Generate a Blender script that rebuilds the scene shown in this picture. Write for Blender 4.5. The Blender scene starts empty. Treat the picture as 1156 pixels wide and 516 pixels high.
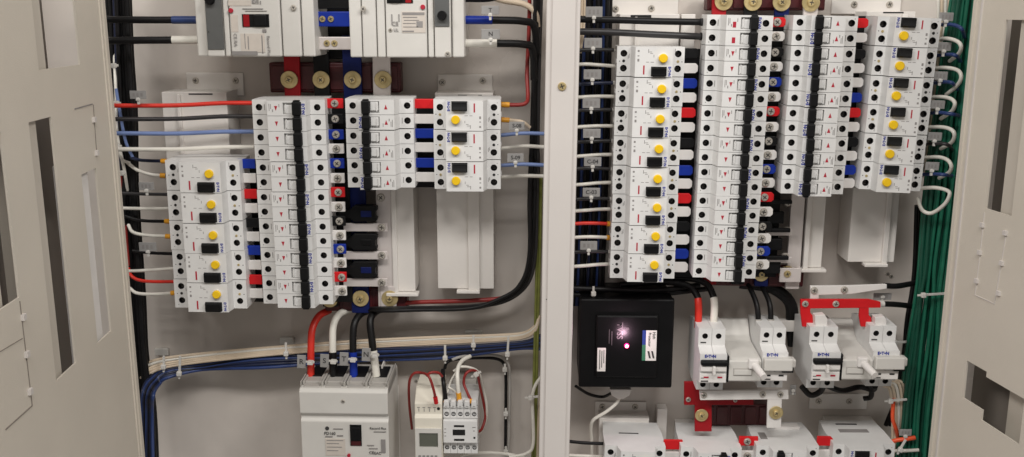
import bpy, bmesh, math, random
from mathutils import Vector, Matrix
random.seed(7)
S = bpy.context.scene
COL = S.collection
# ------------------------------------------------------------------ camera
F = 1100.0; PW, PH = 1156.0, 516.0
YAW, PITCH = math.radians(1.4), math.radians(12.5)
CAM = Vector((0, -1.27, 0))
fwd = Vector((-math.sin(YAW)*math.cos(PITCH), math.cos(YAW)*math.cos(PITCH), -math.sin(PITCH)))
rgt = Vector((math.cos(YAW), math.sin(YAW), 0))
upv = rgt.cross(fwd)
cd = bpy.data.cameras.new('camera'); cam = bpy.data.objects.new('camera', cd); COL.objects.link(cam)
cd.sensor_width = 36; cd.lens = F/PW*36; cd.clip_end = 100; cd.clip_start = 0.01
cam.location = CAM
cam.matrix_world = Matrix.Translation(CAM) @ Matrix((rgt, upv, -fwd)).transposed().to_4x4()
S.camera = cam
def ray(px, py): return fwd + rgt*((px-PW/2)/F) - upv*((py-PH/2)/F)
def at(px, py, Y=-0.105):
    """real point at depth Y seen at a photo position (used only to measure the layout)"""
    d = ray(px, py); return CAM + d*((Y-CAM.y)/d.y)
def mm(Y, py=258): return (at(400, py, Y)-at(399, py, Y)).length   # metres per photo pixel
# ------------------------------------------------------------------ materials
def lin(c): return tuple(((x/255)/12.92 if x/255 <= .04045 else ((x/255+.055)/1.055)**2.4) for x in c)
def mat(name, rgb, rough=.5, metal=0, var=.05, scale=40, bump=0.0, bscale=300, spec=.5, emit=None, es=0, stain=0, coat=0):
    m = bpy.data.materials.new(name); m.use_nodes = True
    nt = m.node_tree; b = nt.nodes['Principled BSDF']
    c = lin(rgb)
    b.inputs['Roughness'].default_value = rough; b.inputs['Metallic'].default_value = metal
    b.inputs['Specular IOR Level'].default_value = spec
    tc = nt.nodes.new('ShaderNodeTexCoord'); oi = nt.nodes.new('ShaderNodeObjectInfo')
    ad = nt.nodes.new('ShaderNodeVectorMath'); ad.operation = 'ADD'
    nt.links.new(tc.outputs['Object'], ad.inputs[0]); nt.links.new(oi.outputs['Location'], ad.inputs[1])
    n = nt.nodes.new('ShaderNodeTexNoise'); n.inputs['Scale'].default_value = scale; n.inputs['Detail'].default_value = 5
    nt.links.new(ad.outputs[0], n.inputs['Vector'])
    rp = nt.nodes.new('ShaderNodeValToRGB')
    rp.color_ramp.elements[0].position = .3; rp.color_ramp.elements[1].position = .7
    rp.color_ramp.elements[0].color = (*[x*(1-var) for x in c], 1)
    rp.color_ramp.elements[1].color = (*[min(1, x*(1+var)) for x in c], 1)
    nt.links.new(n.outputs['Fac'], rp.inputs['Fac'])
    out = rp.outputs['Color']
    if stain:
        n2 = nt.nodes.new('ShaderNodeTexNoise'); n2.inputs['Scale'].default_value = 9; n2.inputs['Detail'].default_value = 8; n2.inputs['Roughness'].default_value = .7
        nt.links.new(ad.outputs[0], n2.inputs['Vector'])
        mr = nt.nodes.new('ShaderNodeMapRange'); mr.inputs['From Min'].default_value = .52; mr.inputs['From Max'].default_value = .75
        mr.inputs['To Max'].default_value = stain
        nt.links.new(n2.outputs['Fac'], mr.inputs['Value'])
        mx = nt.nodes.new('ShaderNodeMix'); mx.data_type = 'RGBA'
        nt.links.new(mr.outputs[0], mx.inputs['Factor']); nt.links.new(out, mx.inputs['A'])
        mx.inputs['B'].default_value = (*[x*.72 for x in c], 1)
        out = mx.outputs['Result']
    nt.links.new(out, b.inputs['Base Color'])
    rr = nt.nodes.new('ShaderNodeMapRange'); rr.inputs['To Min'].default_value = max(.05, rough-.08); rr.inputs['To Max'].default_value = min(1, rough+.08)
    nt.links.new(n.outputs['Fac'], rr.inputs['Value']); nt.links.new(rr.outputs[0], b.inputs['Roughness'])
    if bump:
        n3 = nt.nodes.new('ShaderNodeTexNoise'); n3.inputs['Scale'].default_value = bscale; n3.inputs['Detail'].default_value = 3
        nt.links.new(ad.outputs[0], n3.inputs['Vector'])
        bp = nt.nodes.new('ShaderNodeBump'); bp.inputs['Strength'].default_value = bump; bp.inputs['Distance'].default_value = .001
        nt.links.new(n3.outputs['Fac'], bp.inputs['Height']); nt.links.new(bp.outputs[0], b.inputs['Normal'])
    if emit:
        b.inputs['Emission Color'].default_value = (*lin(emit), 1); b.inputs['Emission Strength'].default_value = es
    return m
M = dict(
 plate=mat('painted_steel_plate', (204,196,188), .25, 0, .09, 6, .35, 22, .5, stain=.3),  # smudged paint, with extra mottling that imitates soft reflections
 door=mat('painted_steel_door', (209,201,188), .42, 0, .03, 12, .2, 900, .5, stain=.1),
 post=mat('painted_steel_post', (208,202,197), .42, 0, .025, 12, .08, 700, .5, stain=.08),
 lit_steel=mat('lit_steel_strip', (196,188,176), .45, 0, .04, 8, .1, 600),  # lighter tone standing for light falling on the outer door
 outer=mat('shaded_steel_outer_door', (132,124,116), .5, 0, .04, 5, .05, 500),  # darkened so the shade behind the slots sits in its colour
 white=mat('white_breaker_plastic', (222,221,219), .42, 0, .03, 60, .05, 900, stain=.08),
 mccb=mat('ivory_breaker_plastic', (210,207,201), .38, 0, .025, 40, .05, 900, stain=.06),
 cream=mat('cream_module_plastic', (226,220,205), .45, 0, .03, 40, .04, 900, stain=.08),
 white2=mat('white_sleeve_plastic', (226,222,218), .5, 0, .05, 40, stain=.1),
 black=mat('black_plastic', (17,17,18), .5, 0, .15, 40, .06, 600, .22),
 hole=mat('terminal_bore_plastic', (30,29,30), .6, 0, .2, 80),
 grey=mat('grey_plastic', (92,93,92), .5, 0, .06, 60, .05),
 mid=mat('pale_grey_plastic', (176,172,166), .5, 0, .05, 50, .05),
 yellow=mat('yellow_plastic', (240,196,22), .4, 0, .05, 60),
 red=mat('red_sleeve_plastic', (206,28,34), .45, 0, .08, 50, .05, 300, .3),
 dred=mat('dark_red_insulator', (70,12,17), .45, 0, .15, 30, .1, 300),  # dark red, deepened further for the shade on the supports
 redbar_shaded=mat('red_bar_sleeve_shaded', (150,20,28), .5, 0, .1, 50, .05, 300, .25), bluebar_shaded=mat('blue_bar_sleeve_shaded', (12,26,84), .5, 0, .1, 50, .05, 300, .25),  # darker copies of the sleeve colours, with the bars' shade painted in
 blue=mat('blue_sleeve_plastic', (18,48,150), .45, 0, .1, 50, .05, 300, .3),
 mark=mat('red_marking_ink', (176,30,52), .5, 0, .05),
 logo=mat('blue_logo_ink', (38,52,150), .5, 0, .05),
 ink=mat('grey_printing_ink', (138,134,132), .6, 0, .1),
 inkd=mat('dark_printing_ink', (60,58,58), .6, 0, .1),
 lab=mat('printed_label_paper', (205,196,186), .5, 0, .05, 120),
 lab2=mat('white_label_paper', (232,230,224), .5, 0, .03, 120),
 zinc=mat('zinc_screw_steel', (196,190,180), .42, .55, .12, 120),
 dzinc=mat('dull_screw_steel', (74,70,67), .45, .5, .2, 120),
 brass=mat('yellow_zinc_washer', (206,186,136), .36, .6, .15, 120),
 copper=mat('tinned_copper_bar', (216,208,204), .4, .2, .06, 40, .05),
 bracket=mat('white_steel_bracket', (228,223,217), .4, 0, .04, 14, .06, 500, stain=.15),
 wblack=mat('black_wire_insulation', (18,17,18), .45, 0, .2, 50, .05, 400, .3),
 wblack2=mat('faded_black_insulation', (44,42,43), .45, 0, .15, 50, .05, 400),
 wwhite=mat('white_wire_insulation', (226,222,212), .45, 0, .05, 50),
 wbeige=mat('beige_wire_insulation', (214,196,172), .5, 0, .06, 50),
 wblue=mat('blue_wire_insulation', (38,58,108), .42, 0, .1, 50),
 wpale=mat('pale_blue_wire_insulation', (112,132,180), .45, 0, .08, 50),
 wnavy=mat('navy_wire_insulation', (24,32,60), .42, 0, .15, 50),
 wred=mat('red_wire_insulation', (214,48,34), .42, 0, .08, 50),
 wdred=mat('deep_red_wire_insulation', (140,38,34), .45, 0, .1, 50),
 worange=mat('orange_red_wire_insulation', (226,84,44), .42, 0, .06, 50),
 wgreen=mat('green_wire_insulation', (14,82,62), .42, 0, .14, 60),
 wgreen2=mat('bright_green_wire_insulation', (22,100,76), .42, 0, .14, 60),
 wgreen3=mat('deep_green_wire_insulation', (13,74,56), .42, 0, .14, 60),
 wyg=mat('yellow_green_wire_insulation', (116,120,56), .45, 0, .2, 60),
 ferr=mat('orange_ferrule_plastic', (228,160,40), .45, 0, .06, 60),
 tie=mat('natural_nylon', (205,202,196), .5, 0, .05, 60),
 tag=mat('grey_marker_plastic', (150,148,146), .5, 0, .06, 60),
 lcd=mat('lcd_glass', (96,98,88), .15, 0, .05, 30),
 dark=mat('dark_slot', (16,15,15), .6, 0, .1),
 sgreen=mat('green_sticker_ink', (60,120,90), .5), sblue=mat('blue_sticker_ink', (40,60,130), .5),
 blackbox=mat('gloss_black_plastic', (9,9,10), .42, 0, .15, 40, .12, 500, .25),
 led=mat('lit_pink_lamp', (200,20,90), .4, 0, .01, 40, emit=(255,30,130), es=1.2), ledcore=mat('lit_white_core', (255,220,240), .4, 0, .01, 40, emit=(255,200,230), es=8),
 silver=mat('silver_print', (56,53,54), .6, 0, .05),
)
# ------------------------------------------------------------------ mesh building
class MB:
    """collects shapes for ONE mesh; coordinates x right, z up, d towards the viewer"""
    def __init__(s): s.v = []; s.f = []; s.m = []; s.s = []
    def add(s, vs, fs, mi=0, sm=False):
        o = len(s.v); s.v += [tuple(v) for v in vs]
        for f in fs: s.f.append([i+o for i in f]); s.m.append(mi); s.s.append(sm)
        return s
    def frombm(s, bm, mi=0, sm=False):
        bm.verts.index_update()
        s.add([v.co for v in bm.verts], [[v.index for v in f.verts] for f in bm.faces], mi, sm); bm.free(); return s
    def box(s, x0, x1, z0, z1, d0, d1, bev=0, mi=0, seg=2, only=None):
        bm = bmesh.new()
        vs = [bm.verts.new((x, -d, z)) for x in (x0, x1) for d in (d0, d1) for z in (z0, z1)]
        for f in ((0,1,3,2),(4,6,7,5),(0,4,5,1),(2,3,7,6),(0,2,6,4),(1,5,7,3)): bm.faces.new([vs[i] for i in f])
        bmesh.ops.recalc_face_normals(bm, faces=bm.faces)
        if bev: bmesh.ops.bevel(bm, geom=bm.edges[:], offset=min(bev, .45*abs(x1-x0), .45*abs(z1-z0), .45*abs(d1-d0)), segments=seg, profile=.5, affect='EDGES')
        return s.frombm(bm, mi)
    def poly(s, pts, d0, d1, bev=0, mi=0):
        """outline in (x,z) extruded from d0 to d1"""
        bm = bmesh.new(); vs = [bm.verts.new((x, -d0, z)) for x, z in pts]
        f = bm.faces.new(vs); r = bmesh.ops.extrude_face_region(bm, geom=[f])
        bmesh.ops.translate(bm, verts=[g for g in r['geom'] if isinstance(g, bmesh.types.BMVert)], vec=(0, -(d1-d0), 0))
        bmesh.ops.recalc_face_normals(bm, faces=bm.faces)
        if bev: bmesh.ops.bevel(bm, geom=bm.edges[:], offset=bev, segments=2, profile=.5, affect='EDGES')
        return s.frombm(bm, mi)
    def prism(s, prof, a0, a1, axis='z', skip=(), mi=0, bev=0):
        """profile in (u,d) swept along z (u=x) or along x (u=z); skip = profile edges left open"""
        if bev:
            bm = bmesh.new()
            P = (lambda u, d, a: (u, -d, a)) if axis == 'z' else (lambda u, d, a: (a, -d, u))
            lo = [bm.verts.new(P(u, d, a0)) for u, d in prof]; hi = [bm.verts.new(P(u, d, a1)) for u, d in prof]
            bm.faces.new(lo); bm.faces.new(hi[::-1]); n = len(prof)
            for i in range(n): bm.faces.new((lo[i], hi[i], hi[(i+1) % n], lo[(i+1) % n]))
            bmesh.ops.recalc_face_normals(bm, faces=bm.faces)
            bmesh.ops.bevel(bm, geom=bm.edges[:], offset=bev, segments=2, profile=.5, affect='EDGES')
            return s.frombm(bm, mi)
        P = (lambda u, d, a: (u, -d, a)) if axis == 'z' else (lambda u, d, a: (a, -d, u))
        n = len(prof); vs = [P(u, d, a0) for u, d in prof]+[P(u, d, a1) for u, d in prof]
        fs = [list(range(n))[::-1], list(range(n, 2*n))]
        fs += [(i, (i+1) % n, n+(i+1) % n, n+i) for i in range(n) if i not in skip]
        return s.add(vs, fs, mi)
    def holecell(s, x0, x1, z0, z1, d, cx, cz, r, depth, mi=0, mh=1):
        """rectangular front face with a round bore sunk into it"""
        R = []
        for k in range(4): R.append((x0+(x1-x0)*k/4, z0))
        for k in range(4): R.append((x1, z0+(z1-z0)*k/4))
        for k in range(4): R.append((x1-(x1-x0)*k/4, z1))
        for k in range(4): R.append((x0, z1-(z1-z0)*k/4))
        C = [(cx+r*math.cos(math.radians(225+22.5*k)), cz+r*math.sin(math.radians(225+22.5*k))) for k in range(16)]
        s.add([(x, -d, z) for x, z in R]+[(x, -d, z) for x, z in C], [(i, (i+1) % 16, 16+(i+1) % 16, 16+i) for i in range(16)], mi)
        s.add([(x, -d, z) for x, z in C]+[(x, -(d-depth), z) for x, z in C], [(i, (i+1) % 16, 16+(i+1) % 16, 16+i) for i in range(16)]+[list(range(16, 32))], mh)
        return s
    def rectcell(s, x0, x1, z0, z1, d, a0, a1, b0, b1, depth, mi=0, mh=0):
        o = [(x0, z0), (x1, z0), (x1, z1), (x0, z1)]; q = [(a0, b0), (a1, b0), (a1, b1), (a0, b1)]
        s.add([(x, -d, z) for x, z in o+q], [(i, (i+1) % 4, 4+(i+1) % 4, 4+i) for i in range(4)], mi)
        s.add([(x, -d, z) for x, z in q]+[(x, -(d-depth), z) for x, z in q], [(i, (i+1) % 4, 4+(i+1) % 4, 4+i) for i in range(4)]+[(4, 5, 6, 7)], mh)
        return s
    def cyl(s, cx, cz, d0, d1, r, n=20, mi=0, r1=None, ch=0):
        r1 = r if r1 is None else r1
        rings = [(r, d0)]+([(r1, d1-ch), (r1-ch, d1)] if ch else [(r1, d1)])
        vs = []
        for rr, d in rings: vs += [(cx+rr*math.cos(2*math.pi*k/n), -d, cz+rr*math.sin(2*math.pi*k/n)) for k in range(n)]
        fs = []
        for j in range(len(rings)-1): fs += [(j*n+k, j*n+(k+1) % n, (j+1)*n+(k+1) % n, (j+1)*n+k) for k in range(n)]
        s.add(vs, fs, mi, True)
        t = (len(rings)-1)*n
        s.add(vs[t:t+n], [list(range(n))], mi); s.add(vs[:n], [list(range(n))[::-1]], mi)
        return s
    def tube(s, pts, r, n=8, mi=0, r1=None):
        """round tube through world points (x,y,z)"""
        pts = [Vector(p) for p in pts]; k = len(pts); vs = []; up = None
        for i, p in enumerate(pts):
            t = (pts[min(i+1, k-1)]-pts[max(i-1, 0)]).normalized()
            if up is None:
                up = Vector((0, 0, 1)) if abs(t.z) < .8 else Vector((1, 0, 0))
            up = (up-t*up.dot(t)).normalized(); sd = t.cross(up)
            rr = r if r1 is None else r+(r1-r)*i/(k-1)
            vs += [p+(up*math.cos(2*math.pi*j/n)+sd*math.sin(2*math.pi*j/n))*rr for j in range(n)]
        fs = [(i*n+j, i*n+(j+1) % n, (i+1)*n+(j+1) % n, (i+1)*n+j) for i in range(k-1) for j in range(n)]
        s.add(vs, fs, mi, True); s.add(vs[:n], [list(range(n))[::-1]], mi); s.add(vs[-n:], [list(range(n))], mi)
        return s
    def mesh(s, name, mats, origin=(0, 0, 0)):
        me = bpy.data.meshes.new(name)
        o = Vector(origin)
        me.from_pydata([tuple(Vector(v)-o) for v in s.v], [], s.f)
        for m in mats: me.materials.append(M[m] if isinstance(m, str) else m)
        me.polygons.foreach_set('material_index', s.m); me.polygons.foreach_set('use_smooth', s.s)
        bm = bmesh.new(); bm.from_mesh(me); bmesh.ops.recalc_face_normals(bm, faces=bm.faces); bm.to_mesh(me); bm.free()
        me.update(); return me
def link(name, me, parent=None, loc=(0, 0, 0), rot=None):
    o = bpy.data.objects.new(name, me); COL.objects.link(o); o.location = loc
    if rot: o.rotation_euler = rot
    if parent: o.parent = parent
    return o
def tag(o, label=None, cat=None, group=None, kind=None):
    if label: o['label'] = label
    if cat: o['category'] = cat
    if group: o['group'] = group
    if kind: o['kind'] = kind
    return o
def empty(name, loc, roll=0):
    o = bpy.data.objects.new(name, None); COL.objects.link(o); o.empty_display_size = .02
    o.location = loc; o.rotation_euler = (0, roll, 0); return o
def copy_tree(o, parent=None):
    c = o.copy(); COL.objects.link(c)
    if parent: c.parent = parent
    for ch in list(o.children): copy_tree(ch, c)
    return c
_txt = {}
def text(s, size, m, rotd=0):
    """flat lettering as a mesh, centred, lying in the x-z plane and turned by rotd degrees"""
    k = (s, round(size, 5), m, rotd)
    if k in _txt: return _txt[k]
    cu = bpy.data.curves.new('lettering', 'FONT'); cu.body = s; cu.size = size; cu.align_x = 'CENTER'; cu.align_y = 'CENTER'
    cu.offset = size*(.045 if '\u2022' in s else .02)
    cu.resolution_u = 3
    t = bpy.data.objects.new('lettering', cu); COL.objects.link(t)
    bpy.context.view_layer.update()
    dg = bpy.context.evaluated_depsgraph_get()
    me = bpy.data.meshes.new_from_object(t.evaluated_get(dg))
    bpy.data.objects.remove(t); bpy.data.curves.remove(cu)
    me.transform(Matrix.Rotation(math.radians(rotd), 4, 'Y') @ Matrix.Rotation(math.pi/2, 4, 'X'))
    me.materials.clear(); me.materials.append(M[m]); me.name = 'lettering'
    _txt[k] = me; return me
def smooth(pts, n=7):
    pts = [Vector(p) for p in pts]
    if len(pts) < 3: return pts
    P = [2*pts[0]-pts[1]]+pts+[2*pts[-1]-pts[-2]]; out = []
    for i in range(1, len(P)-2):
        a, b, c, d = P[i-1:i+3]
        for k in range(n):
            t = k/n
            out.append(.5*((2*b)+(c-a)*t+(2*a-5*b+4*c-d)*t*t+(3*b-a-3*c+d)*t**3))
    out.append(pts[-1]); return out
ORD = ['first', 'second', 'third', 'fourth', 'fifth', 'sixth', 'seventh', 'eighth', 'ninth', 'tenth', 'eleventh', 'twelfth', 'thirteenth', 'fourteenth', 'fifteenth', 'sixteenth', 'seventeenth']
def nth(i, n):
    return 'topmost' if i == 0 else ('lowest' if i == n-1 else ORD[i]+' down')
# ------------------------------------------------------------------ shared little parts
def screw_head(mb, cx, cz, d, r, mi=0, ms=1, ang=35):
    mb.cyl(cx, cz, d, d+r*.45, r, 16, mi, ch=r*.2)
    a = math.radians(ang); ca, sa = math.cos(a), math.sin(a); L, w = r*.58, r*.12; D = -(d+r*.45+.00015)
    for (ux, uz) in ((ca, sa), (-sa, ca)):
        vx, vz = -uz, ux
        mb.add([(cx+ux*L+vx*w, D, cz+uz*L+vz*w), (cx-ux*L+vx*w, D, cz-uz*L+vz*w), (cx-ux*L-vx*w, D, cz-uz*L-vz*w), (cx+ux*L-vx*w, D, cz+uz*L-vz*w)], [(0, 1, 2, 3)], ms)
        D -= .0001
def screw_mesh(r, m='zinc', name='screw', washer=0, wm='brass', ang=35):
    mb = MB(); d = 0
    if washer:
        mb.cyl(0, 0, 0, washer*.12, washer, 24, 2, ch=washer*.04); d = washer*.12
        mb.cyl(0, 0, d, d+r*.3, r*1.15, 6, 0); d += r*.3
    screw_head(mb, 0, 0, d, r, ang=ang)
    return mb.mesh(name, [m, 'dzinc', wm])
_sc = {}
def screw(parent, x, z, d, r, m='zinc', washer=0, name='screw', wm='brass'):
    k = (round(r, 4), m, round(washer, 4), wm, random.randrange(3))
    if k not in _sc: _sc[k] = screw_mesh(r, m, name, washer, wm, 20+30*k[4])
    return link(name, _sc[k], parent, (x, -d, z))
def term_mesh(r):
    mb = MB(); mb.cyl(0, 0, 0, .0025, r*.86, 16, 0, ch=.0006)
    w = r*.13
    mb.add([(-r*.7, -.00262, -w), (r*.7, -.00262, -w), (r*.7, -.00262, w), (-r*.7, -.00262, w)], [(0, 1, 2, 3)], 1)
    return mb.mesh('terminal_screw', ['dzinc', 'dark'])
TERM = term_mesh(.0036)
# ------------------------------------------------------------------ breakers lying on their side in the four-column stacks
DS, DN = .055, .072
def make_mcb(W, H, poles, mainsw=False, ds=DS, dn=DN):
    """breaker turned on its side: x along its length (-W/2..W/2), poles stacked in z"""
    root = empty('circuit_breaker', (0, 0, 0))
    X = lambda f: (f-.5)*W
    p = H/poles; g = .00025
    prof = [(X(.035), 0), (X(0), ds*.45), (X(0), ds), (X(.205), ds), (X(.255), dn), (X(.78), dn), (X(.80), ds), (X(1), ds), (X(1), ds*.45), (X(.965), 0)]
    b = MB()
    for i in range(poles):
        z1 = H/2-i*p-(g if i else .0004); z0 = H/2-(i+1)*p+(g if i < poles-1 else .0004)
        zc = (z0+z1)/2
        b.prism(prof, z0, z1, skip=(2, 4, 6))
        b.holecell(X(0), X(.205), z0, z1, ds, X(.093), zc-.0004, .0040, .009)
        b.holecell(X(.80), X(1), z0, z1, ds, X(.893), zc-.0004, .0040, .009)
        b.rectcell(X(.255), X(.78), z0, z1, dn, X(.47), X(.71), z0+p*.1, z1-p*.12, .005, 0, 0)
        b.box(X(.485), X(.60), z0+p*.12, z0+p*.70, dn-.0052, dn-.0006, .0005)
        b.box(X(.50), X(.515), z0+p*.2, z1-p*.2, dn-.0015, dn+.0008, .0003)
    link('body', b.mesh('body', ['white', 'hole']), root)
    t = MB()
    for i in range(poles):
        zc = H/2-(i+.5)*p
        t.box(X(.605), X(.722), zc-p*.44, zc+p*.42, dn-.0035, dn+.006, .0012)
        t.box(X(.62), X(.705), zc-p*.53, zc+p*.53, dn-.002, dn+.0045, .0008)
    link('toggle', t.mesh('toggle', ['black']), root)
    for i in range(poles):
        zc = H/2-(i+.5)*p
        for fx in (.093, .893): link('terminal_screw', TERM, root, (X(fx), -(ds-.0075), zc-.0004), (0, random.uniform(0, 3), 0))
    mk = MB()
    for i in range(poles):
        zc = H/2-(i+.5)*p; x = X(.375)
        if mainsw: mk.box(x-.0019, x+.0019, zc-.0055, zc+.001, dn-.0002, dn+.0002)
        else: mk.poly([(x-.0019, zc+.0026), (x+.0019, zc+.0026), (x, zc-.0030)], dn-.0002, dn+.0002)
    link('marking', mk.mesh('marking', ['mark']), root)
    pr = MB(); zt = H/2-p*.5
    for k, (fx, zz, w, h) in enumerate(((.285, .001, .0007, .0085), (.305, .002, .0007, .006), (.33, -.003, .001, .003), (.42, .003, .0007, .004))):
        pr.box(X(fx)-w/2, X(fx)+w/2, zt+zz-h/2, zt+zz+h/2, dn-.0002, dn+.00015)
    pr.box(X(.17)-.0004, X(.17)+.0004, zt-.004, zt+.003, ds-.0002, ds+.00015)
    pr.box(X(.04), X(.052), -H/2+.003, -H/2+.0042, ds-.0002, ds+.00015)
    link('printing', pr.mesh('printing', ['ink']), root)
    link('logo', text('E\u2022T\u2022N', .0050, 'logo', 90), root, (X(.745), -(dn+.0002), H/2-p*(.5 if poles < 4 else .55)))
    return root
def make_rcbo(W, H, ds=DS, dn=DN):
    root = empty('residual_current_breaker', (0, 0, 0))
    X = lambda f: (f-.5)*W
    Z = lambda f: (.5-f)*H
    z0, z1 = -H/2+.0004, H/2-.0004
    prof = [(X(.035), 0), (X(0), ds*.45), (X(0), ds), (X(.20), ds), (X(.25), dn), (X(.80), dn), (X(.82), ds), (X(1), ds), (X(1), ds*.45), (X(.965), 0)]
    b = MB(); b.prism(prof, z0, z1, skip=(2, 4, 6))
    for (a, c) in ((z0, 0), (0, z1)):
        f = .73 if a < 0 and c == 0 else .24
        b.holecell(X(0), X(.20), a, c, ds, X(.10), Z(f), .0040, .009)
        b.holecell(X(.82), X(1), a, c, ds, X(.905), Z(f), .0040, .009)
    b.rectcell(X(.25), X(.80), z0, z1, dn, X(.485), X(.715), Z(.965), Z(.645), .004, 0, 1)
    b.box(X(-.012), X(.004), Z(.56), Z(.42), ds*.62, ds-.002, .001)
    b.cyl(X(.10), Z(.49), ds-.0002, ds+.0002, .0017, 12, 1)
    b.cyl(X(.04), Z(.50), ds-.0002, ds+.0002, .0006, 8, 1); b.cyl(X(.965), Z(.50), ds-.0002, ds+.0002, .0006, 8, 1)
    b.box(X(.48), X(.72), Z(1.0)+.0006, Z(.975), dn-.001, dn+.0022, .0006)
    link('body', b.mesh('body', ['white', 'hole']), root)
    t = MB(); t.box(X(.49), X(.71), Z(.955), Z(.655), dn-.004, dn+.004, .001); t.prism([(Z(.955), dn+.0035), (Z(.655), dn+.0035), (Z(.70), dn+.0055), (Z(.80), dn+.0045)], X(.50), X(.70), axis='x')
    link('toggle', t.mesh('toggle', ['black']), root)
    y = MB(); y.cyl(X(.655), Z(.37), dn-.001, dn+.0042, .0052, 24, 0, ch=.0008); y.cyl(X(.655), Z(.37), dn-.001, dn+.001, .006, 24, 1)
    link('test_button', y.mesh('test_button', ['yellow', 'white2']), root)
    m = MB(); m.box(X(.37), X(.39), Z(.90), Z(.61), dn-.0005, dn+.0003)
    link('indicator_window', m.mesh('indicator_window', ['mark']), root)
    br = MB(); br.cyl(0, 0, 0, .0006, .0015, 12)
    link('test_contact', br.mesh('test_contact', ['brass']), root, (X(.905), -ds, Z(.49)))
    for fx in (.10, .905):
        for fz in (.24, .73): link('terminal_screw', TERM, root, (X(fx), -(ds-.0075), Z(fz)), (0, random.uniform(0, 3), 0))
    pr = MB()
    for (fx, fz, w, h) in ((.295, .14, .0022, .0022), (.295, .30, .002, .0012), (.295, .44, .0022, .003), (.44, .14, .0007, .004), (.47, .17, .0035, .0006), (.485, .22, .003, .0006), (.52, .3, .0006, .003),
                           (.43, .5, .0035, .0006), (.50, .5, .004, .0006), (.18, .32, .0006, .005), (.165, .36, .0006, .004), (.05, .88, .0012, .0006), (.86, .14, .0006, .005)):
        pr.box(X(fx)-w/2, X(fx)+w/2, Z(fz)-h/2, Z(fz)+h/2, dn-.0002 if .25 < fx < .8 else ds-.0002, (dn if .25 < fx < .8 else ds)+.00015)
    link('printing', pr.mesh('printing', ['ink']), root)
    link('logo', text('E\u2022T\u2022N', .0044, 'logo', 90), root, (X(.755), -(dn+.0002), Z(.80)))
    return root
def column(kind, TL, TR, BL, BR, spec, flip, where, Y=-.105, ds=DS, dn=DN, lab=None):
    """a stack of breakers down one column; spec = modules of two poles per unit"""
    a, b, c, e = (at(*q, Y) for q in (TL, TR, BL, BR))
    dn_v = ((c-a)+(e-b)); Hh = dn_v.length/2; dn_v.normalize()
    rt = ((b-a)+(e-c)); W = rt.length/2; rt.normalize()
    ang = math.atan2(-rt.z, rt.x)*.5+math.atan2(-dn_v.x, -dn_v.z)*.5*-1*-1
    dn_v = Vector((-math.sin(ang), 0, -math.cos(ang))); rt = Vector((math.cos(ang), 0, -math.sin(ang)))
    ctr = (a+b+c+e)/4; top = ctr-dn_v*Hh/2
    unit = Hh/sum(spec); protos = {}; z = 0
    for i, n in enumerate(spec):
        sp = n if kind != 'mcb' or not (where == R2NAME and i == 0) else 'main'
        pos = top+dn_v*(z+n/2)*unit; pos.y = Y+ds; z += n
        if sp in protos: o = copy_tree(protos[sp])
        else:
            o = make_rcbo(W, unit, ds, dn) if kind == 'rcbo' else make_mcb(W, unit*n, 2*n, sp == 'main', ds, dn)
            protos[sp] = o
        pos.y += random.uniform(-.0006, .0006); pos.x += random.uniform(-.0004, .0004)
        o.location = pos; o.rotation_euler = (random.uniform(-.004, .004), ang+(math.pi if flip else 0)+random.uniform(-.004, .004), random.uniform(-.004, .004))
        last = o
        if kind == 'rcbo':
            tag(o, lab or 'residual current breaker with yellow button, %s in the %s' % (nth(i, len(spec)), where), 'breaker', 'residual current breakers in stacked columns')
        else:
            pol = 'four pole' if n == 2 else 'two pole'
            if sp == 'main': l = 'white two pole breaker with red rectangular marks atop the %s' % where
            elif n == 2: l = 'four pole breaker with one long black toggle bar atop its tall column'
            else: l = lab or '%s breaker, black toggle, %s in the %s' % (pol, nth(i, len(spec)), where)
            tag(o, l, 'breaker', 'two pole breakers in stacked columns')
    return last, unit
def top_detail(o, Hh, flip, slot=None, clip=None, lab=None):
    '''small features moulded on the upper face of a bottom row breaker; (x0,x1,d0,d1) fractions/metres'''
    sg = -1 if flip else 1; z = Hh/2*sg
    def b(name, q, h, m):
        x0, x1, d0, d1 = q
        if flip: x0, x1 = -x1, -x0
        mb = MB(); mb.box(x0, x1, min(z-.0005*sg, z+h*sg), max(z-.0005*sg, z+h*sg), d0, d1, .0003); link(name, mb.mesh(name, [m]), o)
    if slot: b('slot', slot, .0003, 'dark')
    if clip: b('clip', clip, .003, 'white2')
    if lab: b('label', lab, .0003, 'ink')
R2NAME = 'nine breaker column'
column('rcbo', (187, 181), (271, 181), (198, 348), (279, 348), [1]*5, False, 'far left column')
column('mcb', (284.5, 112), (368, 112), (297.5, 343.5), (375, 343.5), [2, 1, 1, 1, 1, 1], False, 'column beside the far left one')
column('mcb', (390, 111), (467, 111), (393, 212), (468.5, 212), [1]*3, True, 'short column below the white busbar')
column('rcbo', (489, 112), (565, 111.5), (491, 213), (565.5, 214), [1]*3, True, 'short column by the post')
column('rcbo', (696.5, 52), (773.5, 53), (689, 314), (761, 314.5), [1]*8, False, 'column just right of the post')
column('mcb', (797, 16), (873, 17), (783, 313), (852.5, 315), [1]*9, False, R2NAME)
column('mcb', (893, 16), (969, 18.5), (884, 218), (951.5, 220), [1]*6, True, 'six breaker column')
column('rcbo', (988, 17.5), (1060, 21), (972.7, 212), (1041, 218), [1]*6, True, 'column beside the green wires')
BS, BN = .075, .092
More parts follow.
